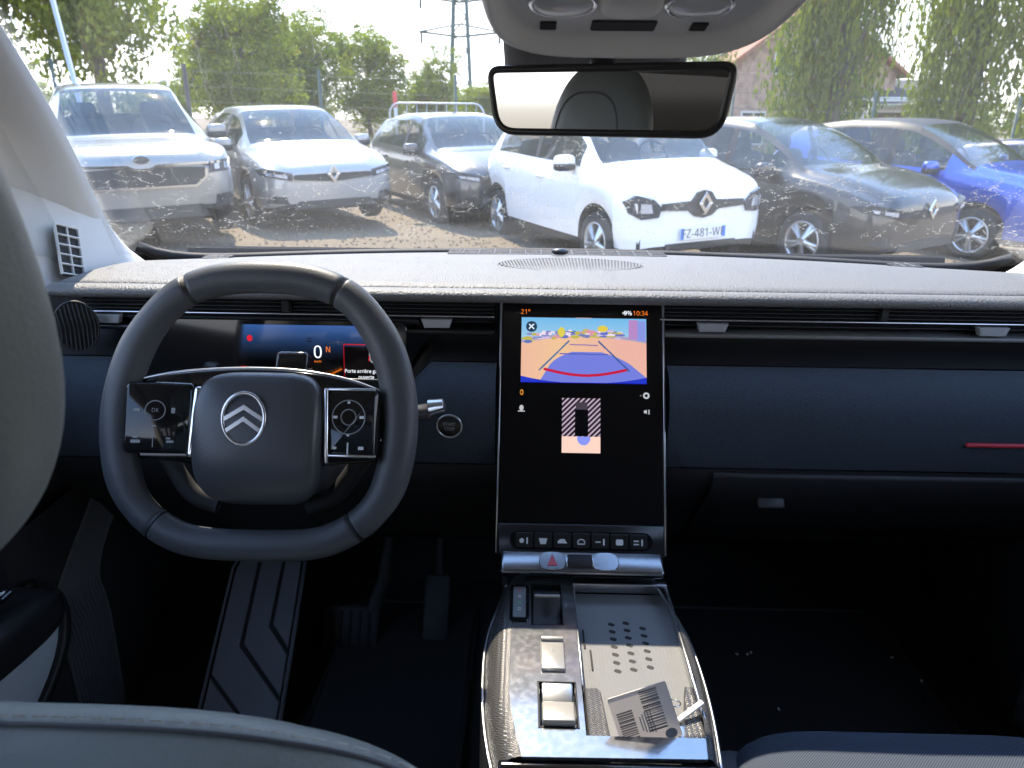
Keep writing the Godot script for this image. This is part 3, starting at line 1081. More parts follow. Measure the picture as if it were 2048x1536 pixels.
	obj(t, "key_fascia", s, "satin_black")
	s = mk(true)
	slab(s, f, rrect(0.186, 0.0235, 0.0117, 6, 0.0, -0.3145), 0.0018, 0.0008, 0.0015)
	var row := obj(t, "key_row", s, "gloss_black")
	for k in 7:
		var x := -0.0745 + k * 0.0248
		s = mk(true)
		slab(s, f, rrect(0.0225, 0.019, 0.002, 2, x, -0.3145), 0.0012, 0.0005, 0.0032)
		obj(row, "key", s, "satin_black")
		s = mk(true)
		var zf := 0.0045
		match k:
			0:
				slab(s, f, ell(0.0032, 0.0032, 10, x - 0.003, -0.3155), 0.0003, 0, zf)
				slab(s, f, rrect(0.0022, 0.0085, 0.001, 2, x + 0.004, -0.3155), 0.0003, 0, zf)
			1:
				slab(s, f, PackedVector2Array([Vector2(x - 0.0055, -0.312), Vector2(x - 0.0035, -0.3195), Vector2(x + 0.0035, -0.3195), Vector2(x + 0.0055, -0.312)]), 0.0003, 0, zf)
			2:
				slab(s, f, PackedVector2Array([Vector2(x - 0.006, -0.318), Vector2(x - 0.0055, -0.315), Vector2(x - 0.002, -0.3125), Vector2(x + 0.003, -0.3125), Vector2(x + 0.0065, -0.318)]), 0.0003, 0, zf)
			3:
				for q in 7:
					var a := PI * q / 6.0
					slab(s, f, rrect(0.0018, 0.0018, 0.0004, 1, x + 0.0045 * cos(a), -0.3165 + 0.004 * sin(a)), 0.0003, 0, zf)
				slab(s, f, rrect(0.0095, 0.0016, 0.0004, 1, x, -0.3185), 0.0003, 0, zf)
			4:
				slab(s, f, rrect(0.007, 0.0015, 0.0004, 1, x - 0.003, -0.3155), 0.0003, 0, zf)
				slab(s, f, rrect(0.0022, 0.0085, 0.001, 2, x + 0.0045, -0.3155), 0.0003, 0, zf)
			5:
				slab(s, f, rrect(0.0095, 0.0075, 0.0014, 2, x, -0.3155), 0.0003, 0, zf)
			6:
				for q in 2:
					slab(s, f, rrect(0.007, 0.0018, 0.0004, 1, x - 0.003, -0.3135 - q * 0.0042), 0.0003, 0, zf)
				slab(s, f, rrect(0.0022, 0.0085, 0.001, 2, x + 0.0045, -0.3155), 0.0003, 0, zf)
		obj(row, "icon", s, "icon_white")
	# bright bar with hazard switch, roller and volume key
	s = mk()
	var b := rot(CX, 0.7150, -0.797, Vector3(-70, 0, 0))
	rbox(s, b, Vector3(0.208, 0.034, 0.012), 0.004, 3)
	var bar := obj(t, "switch_bar", s, "bar_metal")
	for e in [-1.0, 1.0]:
		s = mk(true)
		slab(s, b, rrect(0.034, 0.028, 0.012, 5, e * 0.034 - 0.004, 0.0), 0.002, 0.0008, 0.0055)
		var k := obj(bar, "switch_key", s, "bar_metal")
		if e < 0:
			s = mk(true)
			slab(s, b, PackedVector2Array([Vector2(-0.0445, -0.008), Vector2(-0.0315, -0.008), Vector2(-0.038, 0.009)]), 0.0006, 0, 0.0077)
			obj(k, "hazard_triangle", s, "icon_red")
	s = mk()
	lathe(s, b * Transform3D(Basis(Vector3(0, 1, 0), Vector3(1, 0, 0), Vector3(0, 0, -1)), Vector3(-0.018, 0, 0.003)), [Vector2(0.0, 0.0), Vector2(0.0095, 0.0), Vector2(0.0105, 0.001), Vector2(0.0105, 0.029), Vector2(0.0095, 0.030), Vector2(0.0, 0.030)], 28)
	obj(bar, "volume_roller", s, "soft_black")
	for e in [-0.0195, 0.0135]:
		s = mk()
		rbox(s, b * at(e, 0, 0.006), Vector3(0.002, 0.018, 0.008), 0.0008, 2)
		obj(bar, "roller_cheek", s, "chrome")

# ---------------------------------------------------------------- steering wheel
func build_wheel():
	var tl := deg_to_rad(24.0)
	var W := Transform3D(Basis(Vector3.RIGHT, Vector3(0, cos(tl), -sin(tl)), Vector3(0, sin(tl), cos(tl))), Vector3(-0.295, 0.940, -0.745))
	var w := thing("steering_wheel", "dark leather flat-bottomed steering wheel with double chevron emblem", "steering wheel", W.origin)
	var half := [Vector2(0.0, 0.153), Vector2(0.052, 0.149), Vector2(0.095, 0.132), Vector2(0.126, 0.099), Vector2(0.146, 0.060), Vector2(0.157, 0.012), Vector2(0.157, -0.035), Vector2(0.146, -0.082), Vector2(0.125, -0.113), Vector2(0.095, -0.134), Vector2(0.060, -0.1445), Vector2(0.0, -0.147)]
	var ctrl := []
	for p in half:
		ctrl.append(p)
	for k in range(half.size() - 2, 0, -1):
		ctrl.append(Vector2(-half[k].x, half[k].y))
	var pts := spline(ctrl, 24, true)
	var n := pts.size()
	# grip: four leather pieces with narrow seams between them
	var cuts := [42, 204, 324, 486]          # seam places along the 528 points (top right, bottom right, bottom left, top left)
	var rad := []
	for i in n:
		rad.append(0.0178 if absf(pts[i].y) < 0.09 else (0.0165 if pts[i].y > 0 else 0.0155))
	for q in 4:
		var a: int = cuts[q]
		var b: int = cuts[(q + 1) % 4]
		if b < a:
			b += n
		var path := []
		var rr := []
		for k in range(a + 1, b):
			var p = pts[k % n]
			path.append(W * Vector3(p.x, p.y, 0.0))
			var r := 0.0
			for o in range(-12, 13):
				r += rad[(k + o + n) % n] / 25.0
			var e: int = mini(k - a, b - k) - 1
			rr.append(r * (0.93 if e == 0 else (0.98 if e == 1 else 1.0)))
		var s := mk()
		tube(s, path, rr, 20, false, Vector2(1.12, 0.92), W.basis.z)
		obj(w, "grip", s, "rim_leather")
	for c in cuts:
		var s := mk()
		var p0 = pts[(c - 1) % n]
		var p1 = pts[(c + 1) % n]
		tube(s, [W * Vector3(p0.x, p0.y, 0), W * Vector3(p1.x, p1.y, 0)], 0.0160, 20, false, Vector2(1.12, 0.92), W.basis.z)
		obj(w, "grip_seam", s, "soft_black")
	# spoke plate with a bright upper edge
	var s := mk()
	var top := [Vector2(-0.143, 0.033), Vector2(-0.10, 0.042), Vector2(-0.05, 0.047), Vector2(0.0, 0.0485), Vector2(0.05, 0.046), Vector2(0.10, 0.037), Vector2(0.143, 0.022)]
	var poly := PackedVector2Array()
	for p in spline(top, 4):
		poly.append(p)
	for p in [Vector2(0.150, -0.02), Vector2(0.143, -0.052), Vector2(0.095, -0.056), Vector2(0.06, -0.06), Vector2(-0.06, -0.06), Vector2(-0.095, -0.056), Vector2(-0.143, -0.052), Vector2(-0.150, -0.02)]:
		poly.append(p)
	slab(s, W, poly, 0.012, 0.002, -0.012)
	obj(w, "spoke_plate", s, "gloss_black")
	s = mk()
	var edge := []
	for p in spline(top, 6):
		edge.append(W * Vector3(p.x, p.y + 0.001, 0.0))
	tube(s, edge, 0.0016, 6)
	obj(w, "bright_edge", s, "satin_metal")
	# lower bracket ring under the airbag
	for e in [-1.0, 1.0]:
		s = mk()
		var arm := []
		for p in spline([Vector2(e * 0.050, -0.105), Vector2(e * 0.078, -0.095), Vector2(e * 0.096, -0.075), Vector2(e * 0.115, -0.045)], 5):
			arm.append(W * Vector3(p.x, p.y, -0.022))
		tube(s, arm, 0.011, 10, false, Vector2(1.0, 0.6), W.basis.z)
		obj(w, "lower_spoke", s, "matt_black")
	# airbag pad
	s = mk()
	var P := []
	var ncirc := 64
	for lv in [[1.00, -0.030, 0.95], [1.0, 0.004, 0.97], [1.0, 0.014, 1.0], [0.985, 0.022, 1.0], [0.955, 0.027, 1.0], [0.90, 0.030, 1.0], [0.75, 0.0325, 1.0], [0.5, 0.034, 1.0], [0.25, 0.0345, 1.0], [0.0, 0.0347, 1.0]]:
		var row := PackedVector3Array()
		for k in ncirc:
			var a := TAU * k / ncirc
			var ex := 0.44
			var x: float = 0.0705 * signf(cos(a)) * pow(absf(cos(a)), ex) * lv[0] * lv[2]
			var y: float = 0.0735 * signf(sin(a)) * pow(absf(sin(a)), ex) * lv[0] * lv[2]
			if y < 0:
				x *= 1.0 - 0.08 * (y / 0.0735) * (y / 0.0735)
			var dz: float = -0.012 * pow(absf(y) / 0.0735, 2.0) * lv[0] + (-0.010 * pow(maxf(-y, 0.0) / 0.0735, 3.0))
			row.append(W * Vector3(0.006 + x, -0.029 + y, lv[1] + dz + 0.004))
		P.append(row)
	grid(s, P, true)
	var pad := obj(w, "airbag_cover", s, "airbag_skin")
	# emblem: oval ring with a double chevron
	var E := W * Transform3D(Basis.from_euler(Vector3(0, 0, 0)), Vector3(-0.003, -0.008, 0.0385))
	s = mk()
	var ring := []
	for q in ell(0.0225, 0.0275, 56):
		ring.append(E * Vector3(q.x, q.y, 0))
	tube(s, ring, 0.0022, 8, true, Vector2(1.0, 0.7), W.basis.z)
	var em := obj(pad, "emblem_ring", s, "emblem_metal")
	for k in 2:
		s = mk(true)
		var o := 0.0 - k * 0.0125
		var xr := 0.0212 if k == 0 else 0.0192
		slab(s, E, PackedVector2Array([Vector2(-xr, -0.0040 + o), Vector2(-xr, 0.0022 + o), Vector2(0, 0.0155 + o), Vector2(xr, 0.0022 + o), Vector2(xr, -0.0040 + o), Vector2(0, 0.0092 + o)]), 0.0022, 0.0006, -0.0012)
		obj(pad, "chevron", s, "emblem_metal")
	# key pads on both spokes
	for e in [-1.0, 1.0]:
		var cx := -0.106 if e < 0 else 0.1095
		var wd := 0.074 if e < 0 else 0.058
		var cy := -0.008 if e < 0 else -0.012
		var K := W * rot(cx, cy, 0.006, Vector3(0, -7 * e, 0))
		s = mk()
		slab(s, K, rrect(wd, 0.078, 0.007, 5), 0.014, 0.004, 0.0)
		var kp := obj(w, "key_pad", s, "gloss_black")
		s = mk()
		if e < 0:
			rbox(s, K * rot(0.040, -0.004, 0.016, Vector3(0, 0, -5)), Vector3(0.009, 0.078, 0.012), 0.0042, 4)
		else:
			rbox(s, K * rot(-0.0275, -0.002, 0.013, Vector3(0, 0, 2)), Vector3(0.005, 0.082, 0.010), 0.0022, 4)
			rbox(s, K * at(0, 0.038, 0.0125), Vector3(0.054, 0.003, 0.006), 0.0013, 3)
			rbox(s, K * at(0.002, -0.034, 0.0145), Vector3(0.054, 0.0028, 0.003), 0.0012, 3)
		obj(kp, "bright_bar", s, "chrome")
		s = mk()
		ring = []
		for q in ell(0.0105 if e < 0 else 0.0185, 0.0105 if e < 0 else 0.0185, 32, -0.003, 0.008):
			ring.append(K * Vector3(q.x, q.y, 0.0142))
		tube(s, ring, 0.0006, 5, true)
		if e > 0:
			ring = []
			for q in ell(0.0085, 0.0085, 24, -0.003, 0.008):
				ring.append(K * Vector3(q.x, q.y, 0.0142))
			tube(s, ring, 0.0006, 5, true)
		obj(kp, "key_ring", s, "icon_grey")
		s = mk(true)
		var zf := 0.0142
		if e < 0:
			for q in [[-0.022, 0.008, 0.007, 0.003], [0.016, 0.008, 0.004, 0.006], [-0.022, -0.026, 0.010, 0.0035], [-0.022, -0.0215, 0.006, 0.002], [0.014, -0.026, 0.008, 0.0025], [0.012, -0.0225, 0.005, 0.002], [-0.004, -0.0265, 0.0007, 0.012], [-0.003, -0.009, 0.004, 0.0015]]:
				slab(s, K, rrect(q[2], q[3], 0.0005, 1, q[0], q[1]), 0.0004, 0, zf)
		else:
			for q in [[-0.018, 0.008, 0.005, 0.003], [0.012, 0.008, 0.005, 0.003], [-0.003, 0.024, 0.003, 0.0025], [-0.003, -0.0115, 0.003, 0.0025], [-0.018, -0.0255, 0.005, 0.003], [0.012, -0.0255, 0.006, 0.0035], [-0.003, -0.026, 0.0016, 0.013]]:
				slab(s, K, rrect(q[2], q[3], 0.0005, 1, q[0], q[1]), 0.0004, 0, zf)
		obj(kp, "key_icon", s, "icon_white" if e > 0 else "icon_grey")
		if e < 0:
			lettering(kp, "lettering", "OK", K * at(-0.003, 0.008, 0.0146), 0.0042, "icon_grey")
	# paddles behind the spokes
	for e in [-1.0, 1.0]:
		s = mk()
		rbox(s, W * rot(e * 0.112, 0.012, -0.030, Vector3(0, 12 * e, 0)), Vector3(0.05, 0.06, 0.006), 0.0025, 3)
		obj(w, "shift_paddle", s, "satin_black")
	# column with its shroud, stalks and driver camera
	var c := thing("steering_column", "dark steering column shroud with stalks behind the wheel", "steering column", W * Vector3(0, -0.05, -0.10))
	s = mk()
	superblob(s, W * at(0.004, -0.035, -0.105), Vector3(0.078, 0.070, 0.085), 0.5, 0.5, 32, 16)
	obj(c, "shroud", s, "soft_black")
	s = mk()
	rbox(s, W * rot(0.013, 0.058, -0.075, Vector3(-14, 0, 0)), Vector3(0.040, 0.034, 0.03), 0.006, 3)
	obj(c, "driver_camera", s, "gloss_black")
	for e in [-1.0, 1.0]:
		s = mk()
		tube(s, [W * Vector3(e * 0.05, -0.005, -0.07), W * Vector3(e * 0.13, 0.0, -0.066), W * Vector3(e * 0.182, 0.006, -0.060)], [0.008, 0.008, 0.010], 10)
		var st := obj(c, "stalk", s, "soft_black")
		s = mk()
		tube(s, [W * Vector3(e * 0.183, 0.010, -0.060), W * Vector3(e * 0.200, 0.014, -0.058)], [0.0105, 0.008], 12)
		obj(st, "stalk_tip", s, "satin_metal")
	s = mk()
	rbox(s, W * at(0.030, -0.172, -0.10), Vector3(0.05, 0.004, 0.02), 0.001, 1)
	obj(c, "release_lever", s, "ledge_grey")

# ---------------------------------------------------------------- centre console
func build_console():
	var y := 0.69
	var c := thing("centre_console", "glossy grey centre console with gear toggle and phone charging tray", "console", Vector3(CX, 0.3, -0.65))
	var left := [Vector2(-0.017, -0.815), Vector2(-0.026, -0.77), Vector2(-0.036, -0.72), Vector2(-0.039, -0.67), Vector2(-0.036, -0.60), Vector2(-0.029, -0.55), Vector2(-0.022, -0.519)]
	var right := [Vector2(0.180, -0.819), Vector2(0.190, -0.77), Vector2(0.200, -0.72), Vector2(0.203, -0.66), Vector2(0.201, -0.60), Vector2(0.196, -0.55), Vector2(0.192, -0.521)]
	var L := spline(left, 5)
	var R := spline(right, 5)
	# top skin: deck in the middle, sloping woven shoulders at the sides
	var deck := mk()
	var DP := []
	for i in L.size():
		var row := PackedVector3Array()
		for j in 9:
			var t := j / 8.0
			var a := Vector2(maxf(L[i].x + 0.026, -0.010), L[i].y)
			var b := Vector2(minf(R[i].x - 0.014, 0.190), R[i].y)
			row.append(Vector3(lerpf(a.x, b.x, t), y, lerpf(a.y, b.y, t)))
		DP.append(row)
	# the deck leaves room for the tray, so it is laid as strips
	var zs0 := -0.815
	s_deck(c, L, R, y)
	for e in [0, 1]:
		var s := mk()
		var P := []
		for i in L.size():
			var row := PackedVector3Array()
			var o: Vector2 = L[i] if e == 0 else R[i]
			var inn := maxf(o.x + 0.026, -0.010) if e == 0 else minf(o.x - 0.014, 0.190)
			for k in 7:
				var t := k / 6.0
				row.append(Vector3(lerpf(inn, o.x, t), y + 0.0005 - 0.020 * t * t * t - 0.004 * t, o.y))
			P.append(row)
		grid(s, P)
		obj(c, "woven_shoulder", s, "console_weave")
		s = mk()
		P = []
		for i in L.size():
			var o: Vector2 = L[i] if e == 0 else R[i]
			var sg := -1.0 if e == 0 else 1.0
			P.append(PackedVector3Array([Vector3(o.x, y - 0.023, o.y), Vector3(o.x + sg * 0.004, y - 0.035, o.y), Vector3(o.x + sg * 0.006, y - 0.15, o.y), Vector3(o.x, 0.3, o.y)]))
		grid(s, P)
		obj(c, "side_panel", s, "soft_black")
	# bright outline round both sides and the rear
	var s := mk()
	var path := []
	for p in L:
		path.append(Vector3(p.x - 0.002, y - 0.023, p.y))
	path.append(Vector3(-0.014, y - 0.023, -0.510))
	for k in 8:
		path.append(Vector3(lerpf(0.0, 0.17, k / 7.0), y - 0.024, -0.507))
	path.append(Vector3(0.188, y - 0.023, -0.511))
	for k in range(R.size() - 1, -1, -1):
		path.append(Vector3(R[k].x + 0.002, y - 0.023, R[k].y))
	tube(s, path, 0.0019, 6)
	obj(c, "bright_outline", s, "satin_metal")
	# rear end and armrest lid below
	s = mk()
	rbox(s, at(0.085, y - 0.014, -0.516), Vector3(0.208, 0.018, 0.012), 0.004, 3)
	obj(c, "rear_trim", s, "gloss_black")
	s = mk()
	rbox(s, at(0.085, 0.47, -0.35), Vector3(0.20, 0.34, 0.34), 0.03, 4)
	obj(c, "armrest_box", s, "soft_black")
	# front wall that carries on up to the screen
	s = mk(true)
	rbox(s, rot(0.078, 0.62, -0.84, Vector3(-22, 0, 0)), Vector3(0.212, 0.24, 0.05), 0.01, 2)
	obj(c, "front_wall", s, "gloss_black")
	# gear area
	s = mk(true)
	var up := Transform3D(Basis(Vector3.RIGHT, Vector3(0, 0, -1), Vector3.UP), Vector3(0, y, 0))     # local x, local y = -z world, local z = up
	slab(s, up, rrect(0.024, 0.071, 0.005, 3, -0.001, 0.748), 0.0024, 0.001)
	var gi := obj(c, "gear_indicator", s, "gloss_black")
	s = mk(true)
	slab(s, up, rrect(0.0155, 0.060, 0.002, 2, -0.001, 0.748), 0.0012, 0.0004, 0.0022)
	obj(gi, "indicator_window", s, "charge_mat")
	lettering(gi, "gear_letter", "P", up * at(-0.001, 0.770, 0.0036), 0.006, "icon_red")
	lettering(gi, "gear_letter", "R", up * at(-0.001, 0.757, 0.0036), 0.005, "icon_white")
	lettering(gi, "gear_letter", "N", up * at(-0.001, 0.745, 0.0036), 0.005, "icon_green")
	lettering(gi, "gear_letter", "D", up * at(-0.001, 0.733, 0.0036), 0.005, "icon_white")
	# gear toggle: open well, sloping lever
	well(c, "gear_toggle", Rect2(0.013, 0.708, 0.039, 0.081), y, 0.014, "satin_black")
	var g := mk()
	P_toggle(g, 0.0325, -0.752, y, 0.033, 0.072)
	var tg := obj(c, "gear_lever", g, "soft_black")
	s = mk()
	rbox(s, rot(0.0325, y + 0.0155, -0.742, Vector3(35, 0, 0)), Vector3(0.031, 0.008, 0.003), 0.001, 2)
	obj(tg, "lever_edge", s, "bright_key")
	# parking key and electric brake
	s = mk()
	slab(s, up, rrect(0.026, 0.049, 0.0015, 2, 0.037, 0.656), 0.004, 0.001)
	var pk := obj(c, "park_key", s, "bright_key")
	s = mk()
	rbox(s, at(0.037, y + 0.005, -0.678), Vector3(0.0255, 0.005, 0.005), 0.001, 2)
	obj(pk, "key_ridge", s, "bright_key")
	lettering(pk, "lettering", "P", up * at(0.037, 0.660, 0.0042), 0.006, "icon_grey")
	well(c, "brake_well", Rect2(0.0195, 0.553, 0.041, 0.064), y, 0.012, "satin_black")
	s = mk()
	rbox(s, rot(0.040, y - 0.004, -0.600, Vector3(16, 0, 0)), Vector3(0.033, 0.006, 0.028), 0.002, 3)
	var bk := obj(c, "brake_switch", s, "satin_metal")
	s = mk()
	rbox(s, rot(0.040, y + 0.001, -0.571, Vector3(-8, 0, 0)), Vector3(0.033, 0.008, 0.030), 0.002, 3)
	obj(bk, "switch_front", s, "bright_key")
	lettering(bk, "lettering", "(P)", rot(0.040, y + 0.0058, -0.565, Vector3(-98, 0, 0)), 0.006, "white_plastic")
	# charging tray
	s = mk(true)
	rbox(s, at(0.127, y - 0.016, -0.6675), Vector3(0.118, 0.006, 0.243), 0.001, 1)
	var tr := obj(c, "charging_tray", s, "charge_mat")
	s = mk(true)
	var rows := [[0.1105, 0.728], [0.1285, 0.731], [0.1475, 0.722]]
	for r in 3:
		for k in 7 - (1 if r == 2 else 0):
			slab(s, up * at(0, 0, -0.0135), rrect(0.0052, 0.0042, 0.0016, 2, 0, 0).duplicate() if false else shifted(rrect(0.0082, 0.0056, 0.0022, 2), rows[r][0] - k * 0.0002, rows[r][1] - k * 0.0132, -0.4), 0.0006, 0)
	obj(tr, "tray_slots", s, "matt_black")
	s = mk(true)
	for k in 2:
		rbox(s, at(0.0755 + k * 0.006, y - 0.0125, -0.70 + k * 0.035), Vector3(0.0022, 0.002, 0.034), 0.0008, 1)
	obj(tr, "tray_rib", s, "soft_black")
	for k in 3:
		s = mk()
		rbox(s, [at(0.127, y - 0.003, -0.7905), at(0.0675, y - 0.008, -0.70), at(0.1865, y - 0.008, -0.68)][k], [Vector3(0.120, 0.014, 0.010), Vector3(0.003, 0.016, 0.175), Vector3(0.004, 0.016, 0.22)][k], 0.0015, 2)
		obj(tr, "tray_wall", s, ["satin_metal", "console_deck", "console_deck"][k])
	s = mk(true)
	slab(s, up * at(0, 0, -0.012), PackedVector2Array([Vector2(0.069, 0.612), Vector2(0.069, 0.546), Vector2(0.090, 0.546), Vector2(0.086, 0.606), Vector2(0.082, 0.612)]), 0.010, 0.0012)
	obj(tr, "tray_step", s, "console_weave")
	s = mk(true)
	slab(s, up * at(0, 0, -0.012), PackedVector2Array([Vector2(0.176, 0.618), Vector2(0.160, 0.546), Vector2(0.184, 0.546), Vector2(0.184, 0.618)]), 0.009, 0.0012)
	obj(tr, "tray_step", s, "console_weave")
	# barcode tag and key
	var T := Transform3D(Basis.from_euler(Vector3(deg_to_rad(-20), 0, 0)) * Basis.from_euler(Vector3(0, 0, deg_to_rad(19))), Vector3(0.1235, y + 0.013, -0.5575))
	var tag := thing("paper_tag", "pale tag printed with two barcodes leaning in the charging tray", "tag", Vector3(0.125, y - 0.013, -0.57))
	s = mk(true)
	slab(s, T, rrect(0.060, 0.056, 0.002, 2), 0.0012, 0.0002)
	obj(tag, "card", s, "paper")
	s = mk(true)
	rng.seed = 19
	for q in [[-0.018, -0.006, 0.016, 0.034], [0.010, 0.006, 0.018, 0.040]]:
		var yy: float = q[1] - q[3] / 2
		while yy < q[1] + q[3] / 2:
			var hh := rng.randf_range(0.0006, 0.0018)
			slab(s, T, rrect(q[2], hh, 0.0001, 1, q[0], yy), 0.0002, 0, 0.0012)
			yy += hh + rng.randf_range(0.0007, 0.0015)
	obj(tag, "barcode", s, "barcode_ink")
	s = mk(true)
	for k in 5:
		slab(s, T, rrect(0.0012, rng.randf_range(0.014, 0.034), 0.0003, 1, -0.005 + k * 0.0028, -0.005), 0.0002, 0, 0.0012)
	slab(s, T, ell(0.006, 0.005, 16, 0.020, -0.022), 0.0002, 0, 0.0012)
	obj(tag, "small_print", s, "icon_grey")
	var key := thing("car_key", "white plastic key fob lying beside the barcode tag", "key", Vector3(0.172, y - 0.013, -0.575))
	s = mk()
	rbox(s, rot(0.1725, y + 0.004, -0.5755, Vector3(0, 32, 14)), Vector3(0.034, 0.003, 0.006), 0.0012, 2)
	obj(key, "fob", s, "white_plastic")
	s = mk()
	rbox(s, rot(0.162, y - 0.004, -0.560, Vector3(10, 78, 0)), Vector3(0.032, 0.0024, 0.007), 0.001, 2)
	obj(key, "blade", s, "satin_metal")
	s = mk()
	var ring := []
	for q in ell(0.007, 0.007, 20):
		ring.append(Vector3(0.158 + q.x, y + 0.002 + 0.3 * q.y, -0.588 + q.y))
	tube(s, ring, 0.0008, 6, true)
	obj(key, "ring", s, "chrome")

func shifted(p: PackedVector2Array, dx: float, dy: float, turn: float) -> PackedVector2Array:
	var o := PackedVector2Array()
	for q in p:
		o.append(q.rotated(turn) + Vector2(dx, dy))
	return o

func s_deck(c, L: Array, R: Array, y: float):
	# deck plate as a polygon with holes cut for the two wells and the tray: built from strips
	var outer := PackedVector2Array()
	for i in L.size():
		outer.append(Vector2(maxf(L[i].x + 0.026, -0.010), -L[i].y))
	for i in range(R.size() - 1, -1, -1):
		outer.append(Vector2(minf(R[i].x - 0.014, 0.190), -R[i].y))
	var up := Transform3D(Basis(Vector3.RIGHT, Vector3(0, 0, -1), Vector3.UP), Vector3(0, y - 0.004, 0))
	var parts := [outer]
	for h in [Rect2(0.013, 0.708, 0.039, 0.081), Rect2(0.0195, 0.553, 0.041, 0.064), Rect2(0.066, 0.5455, 0.1225, 0.2505)]:
		var left_side := PackedVector2Array([Vector2(-1, -1), Vector2(h.get_center().x, -1), Vector2(h.get_center().x, 2), Vector2(-1, 2)])
		var hole := PackedVector2Array([h.position, h.position + Vector2(h.size.x, 0), h.end, h.position + Vector2(0, h.size.y)])
		var next := []
		for p in parts:
			for half in Geometry2D.intersect_polygons(p, left_side):
				next.append_array(Geometry2D.clip_polygons(half, hole))
			for half in Geometry2D.clip_polygons(p, left_side):
				next.append_array(Geometry2D.clip_polygons(half, hole))
		parts = next
	var s := mk(true)
	for p in parts:
		if p.size() > 2 and not Geometry2D.triangulate_polygon(p).is_empty():
			slab(s, up, p, 0.004)
	obj(c, "deck", s, "console_deck")

func well(c, called: String, r: Rect2, y: float, deep: float, m):
	var s := mk(true)
	var cx := r.get_center().x
	var cz := -r.get_center().y
	rbox(s, at(cx, y - deep, cz), Vector3(r.size.x, 0.002, r.size.y), 0.0005, 1)
	for e in [-1.0, 1.0]:
		rbox(s, at(cx + e * (r.size.x / 2 - 0.001), y - deep / 2 + 0.0005, cz), Vector3(0.002, deep, r.size.y), 0.0006, 1)
		rbox(s, at(cx, y - deep / 2 + 0.0005, cz + e * (r.size.y / 2 - 0.001)), Vector3(r.size.x, deep, 0.002), 0.0006, 1)
	obj(c, called, s, m)

func P_toggle(s, x: float, z: float, y: float, w: float, l: float):
	var prof := [Vector2(z - l / 2, y - 0.012), Vector2(z - l / 2 + 0.006, y - 0.004), Vector2(z - 0.006, y + 0.008), Vector2(z + 0.008, y + 0.016), Vector2(z + 0.012, y + 0.013), Vector2(z + 0.014, y - 0.001), Vector2(z + l / 2, y - 0.006)]
	sweep_x(s, prof, [x - w / 2, x, x + w / 2])
	for e in [-1.0, 1.0]:
		for k in range(1, prof.size() - 1):
			tri(s, Vector3(x + e * w / 2, y - 0.012, z), Vector3(x + e * w / 2, prof[k].y, prof[k].x), Vector3(x + e * w / 2, prof[k + 1].y, prof[k + 1].x))

# ---------------------------------------------------------------- mirror and roof console
func build_mirror():
	var c := Vector3(0.073, 1.266, -0.76)
	var m := thing("rear_view_mirror", "black framed rear-view mirror below the roof console", "mirror", c)
	# it shows the driver's head restraint and the added dark rear panes behind it
	var to_eye := (Vector3(0, 1.25, 0) - c).normalized()
	var to_rest := (Vector3(-0.300, 1.262, -0.285) - c).normalized()
	var n := (to_eye + to_rest).normalized()
	var b := Basis(Vector3.UP.cross(n).normalized(), Vector3.UP, n)
	b.y = n.cross(b.x)
	var F := Transform3D(b, c)
	var poly := func(k: float) -> PackedVector2Array:
		var out := PackedVector2Array()
		var cs := [Vector2(-0.126, 0.036), Vector2(0.126, 0.036), Vector2(0.116, -0.031), Vector2(-0.116, -0.031)]
		for i in 4:
			var p: Vector2 = cs[i]
			var a: Vector2 = (cs[(i + 3) % 4] - p).normalized()
			var d: Vector2 = (cs[(i + 1) % 4] - p).normalized()
			var rr := 0.016 if i < 2 else 0.024
			for q in 7:
				var t := q / 6.0
				out.append((p + a * rr * (1 - t) * (1 - t) + d * rr * t * t))
		if Geometry2D.is_polygon_clockwise(out):
			out.reverse()
		return inset(out, k)
	var s := mk()
	var P := []
	for lv in [[0.035, -0.030], [0.014, -0.024], [0.003, -0.012], [0.0, 0.0], [0.0015, 0.0035], [0.0045, 0.0045], [0.007, 0.003], [0.0075, 0.001]]:
		var row := PackedVector3Array()
		for q in poly.call(lv[0]):
			row.append(F * Vector3(q.x, q.y, lv[1]))
		P.append(row)
	grid(s, P, true)
	obj(m, "shell", s, "mirror_shell")
	s = mk(true)
	slab(s, F, poly.call(0.007), 0.0005, 0.0, 0.0012)
	obj(m, "mirror_face", s, "mirror_glass")
	s = mk()
	tube(s, [F * Vector3(0, 0, -0.02), c + Vector3(0.002, 0.035, -0.055), c + Vector3(0.002, 0.075, -0.075)], [0.012, 0.014, 0.02], 12)
	obj(m, "stem", s, "satin_black")
	# sensor housing between mirror and glass
	var h := thing("sensor_housing", "dark camera housing on the windscreen behind the mirror", "housing", Vector3(0.073, 1.33, -0.90))
	s = mk()
	superblob(s, rot(0.075, 1.338, -0.895, Vector3(-34, 0, 0)), Vector3(0.105, 0.035, 0.10), 0.6, 0.5, 32, 14)
	obj(h, "cover", s, "soft_black")

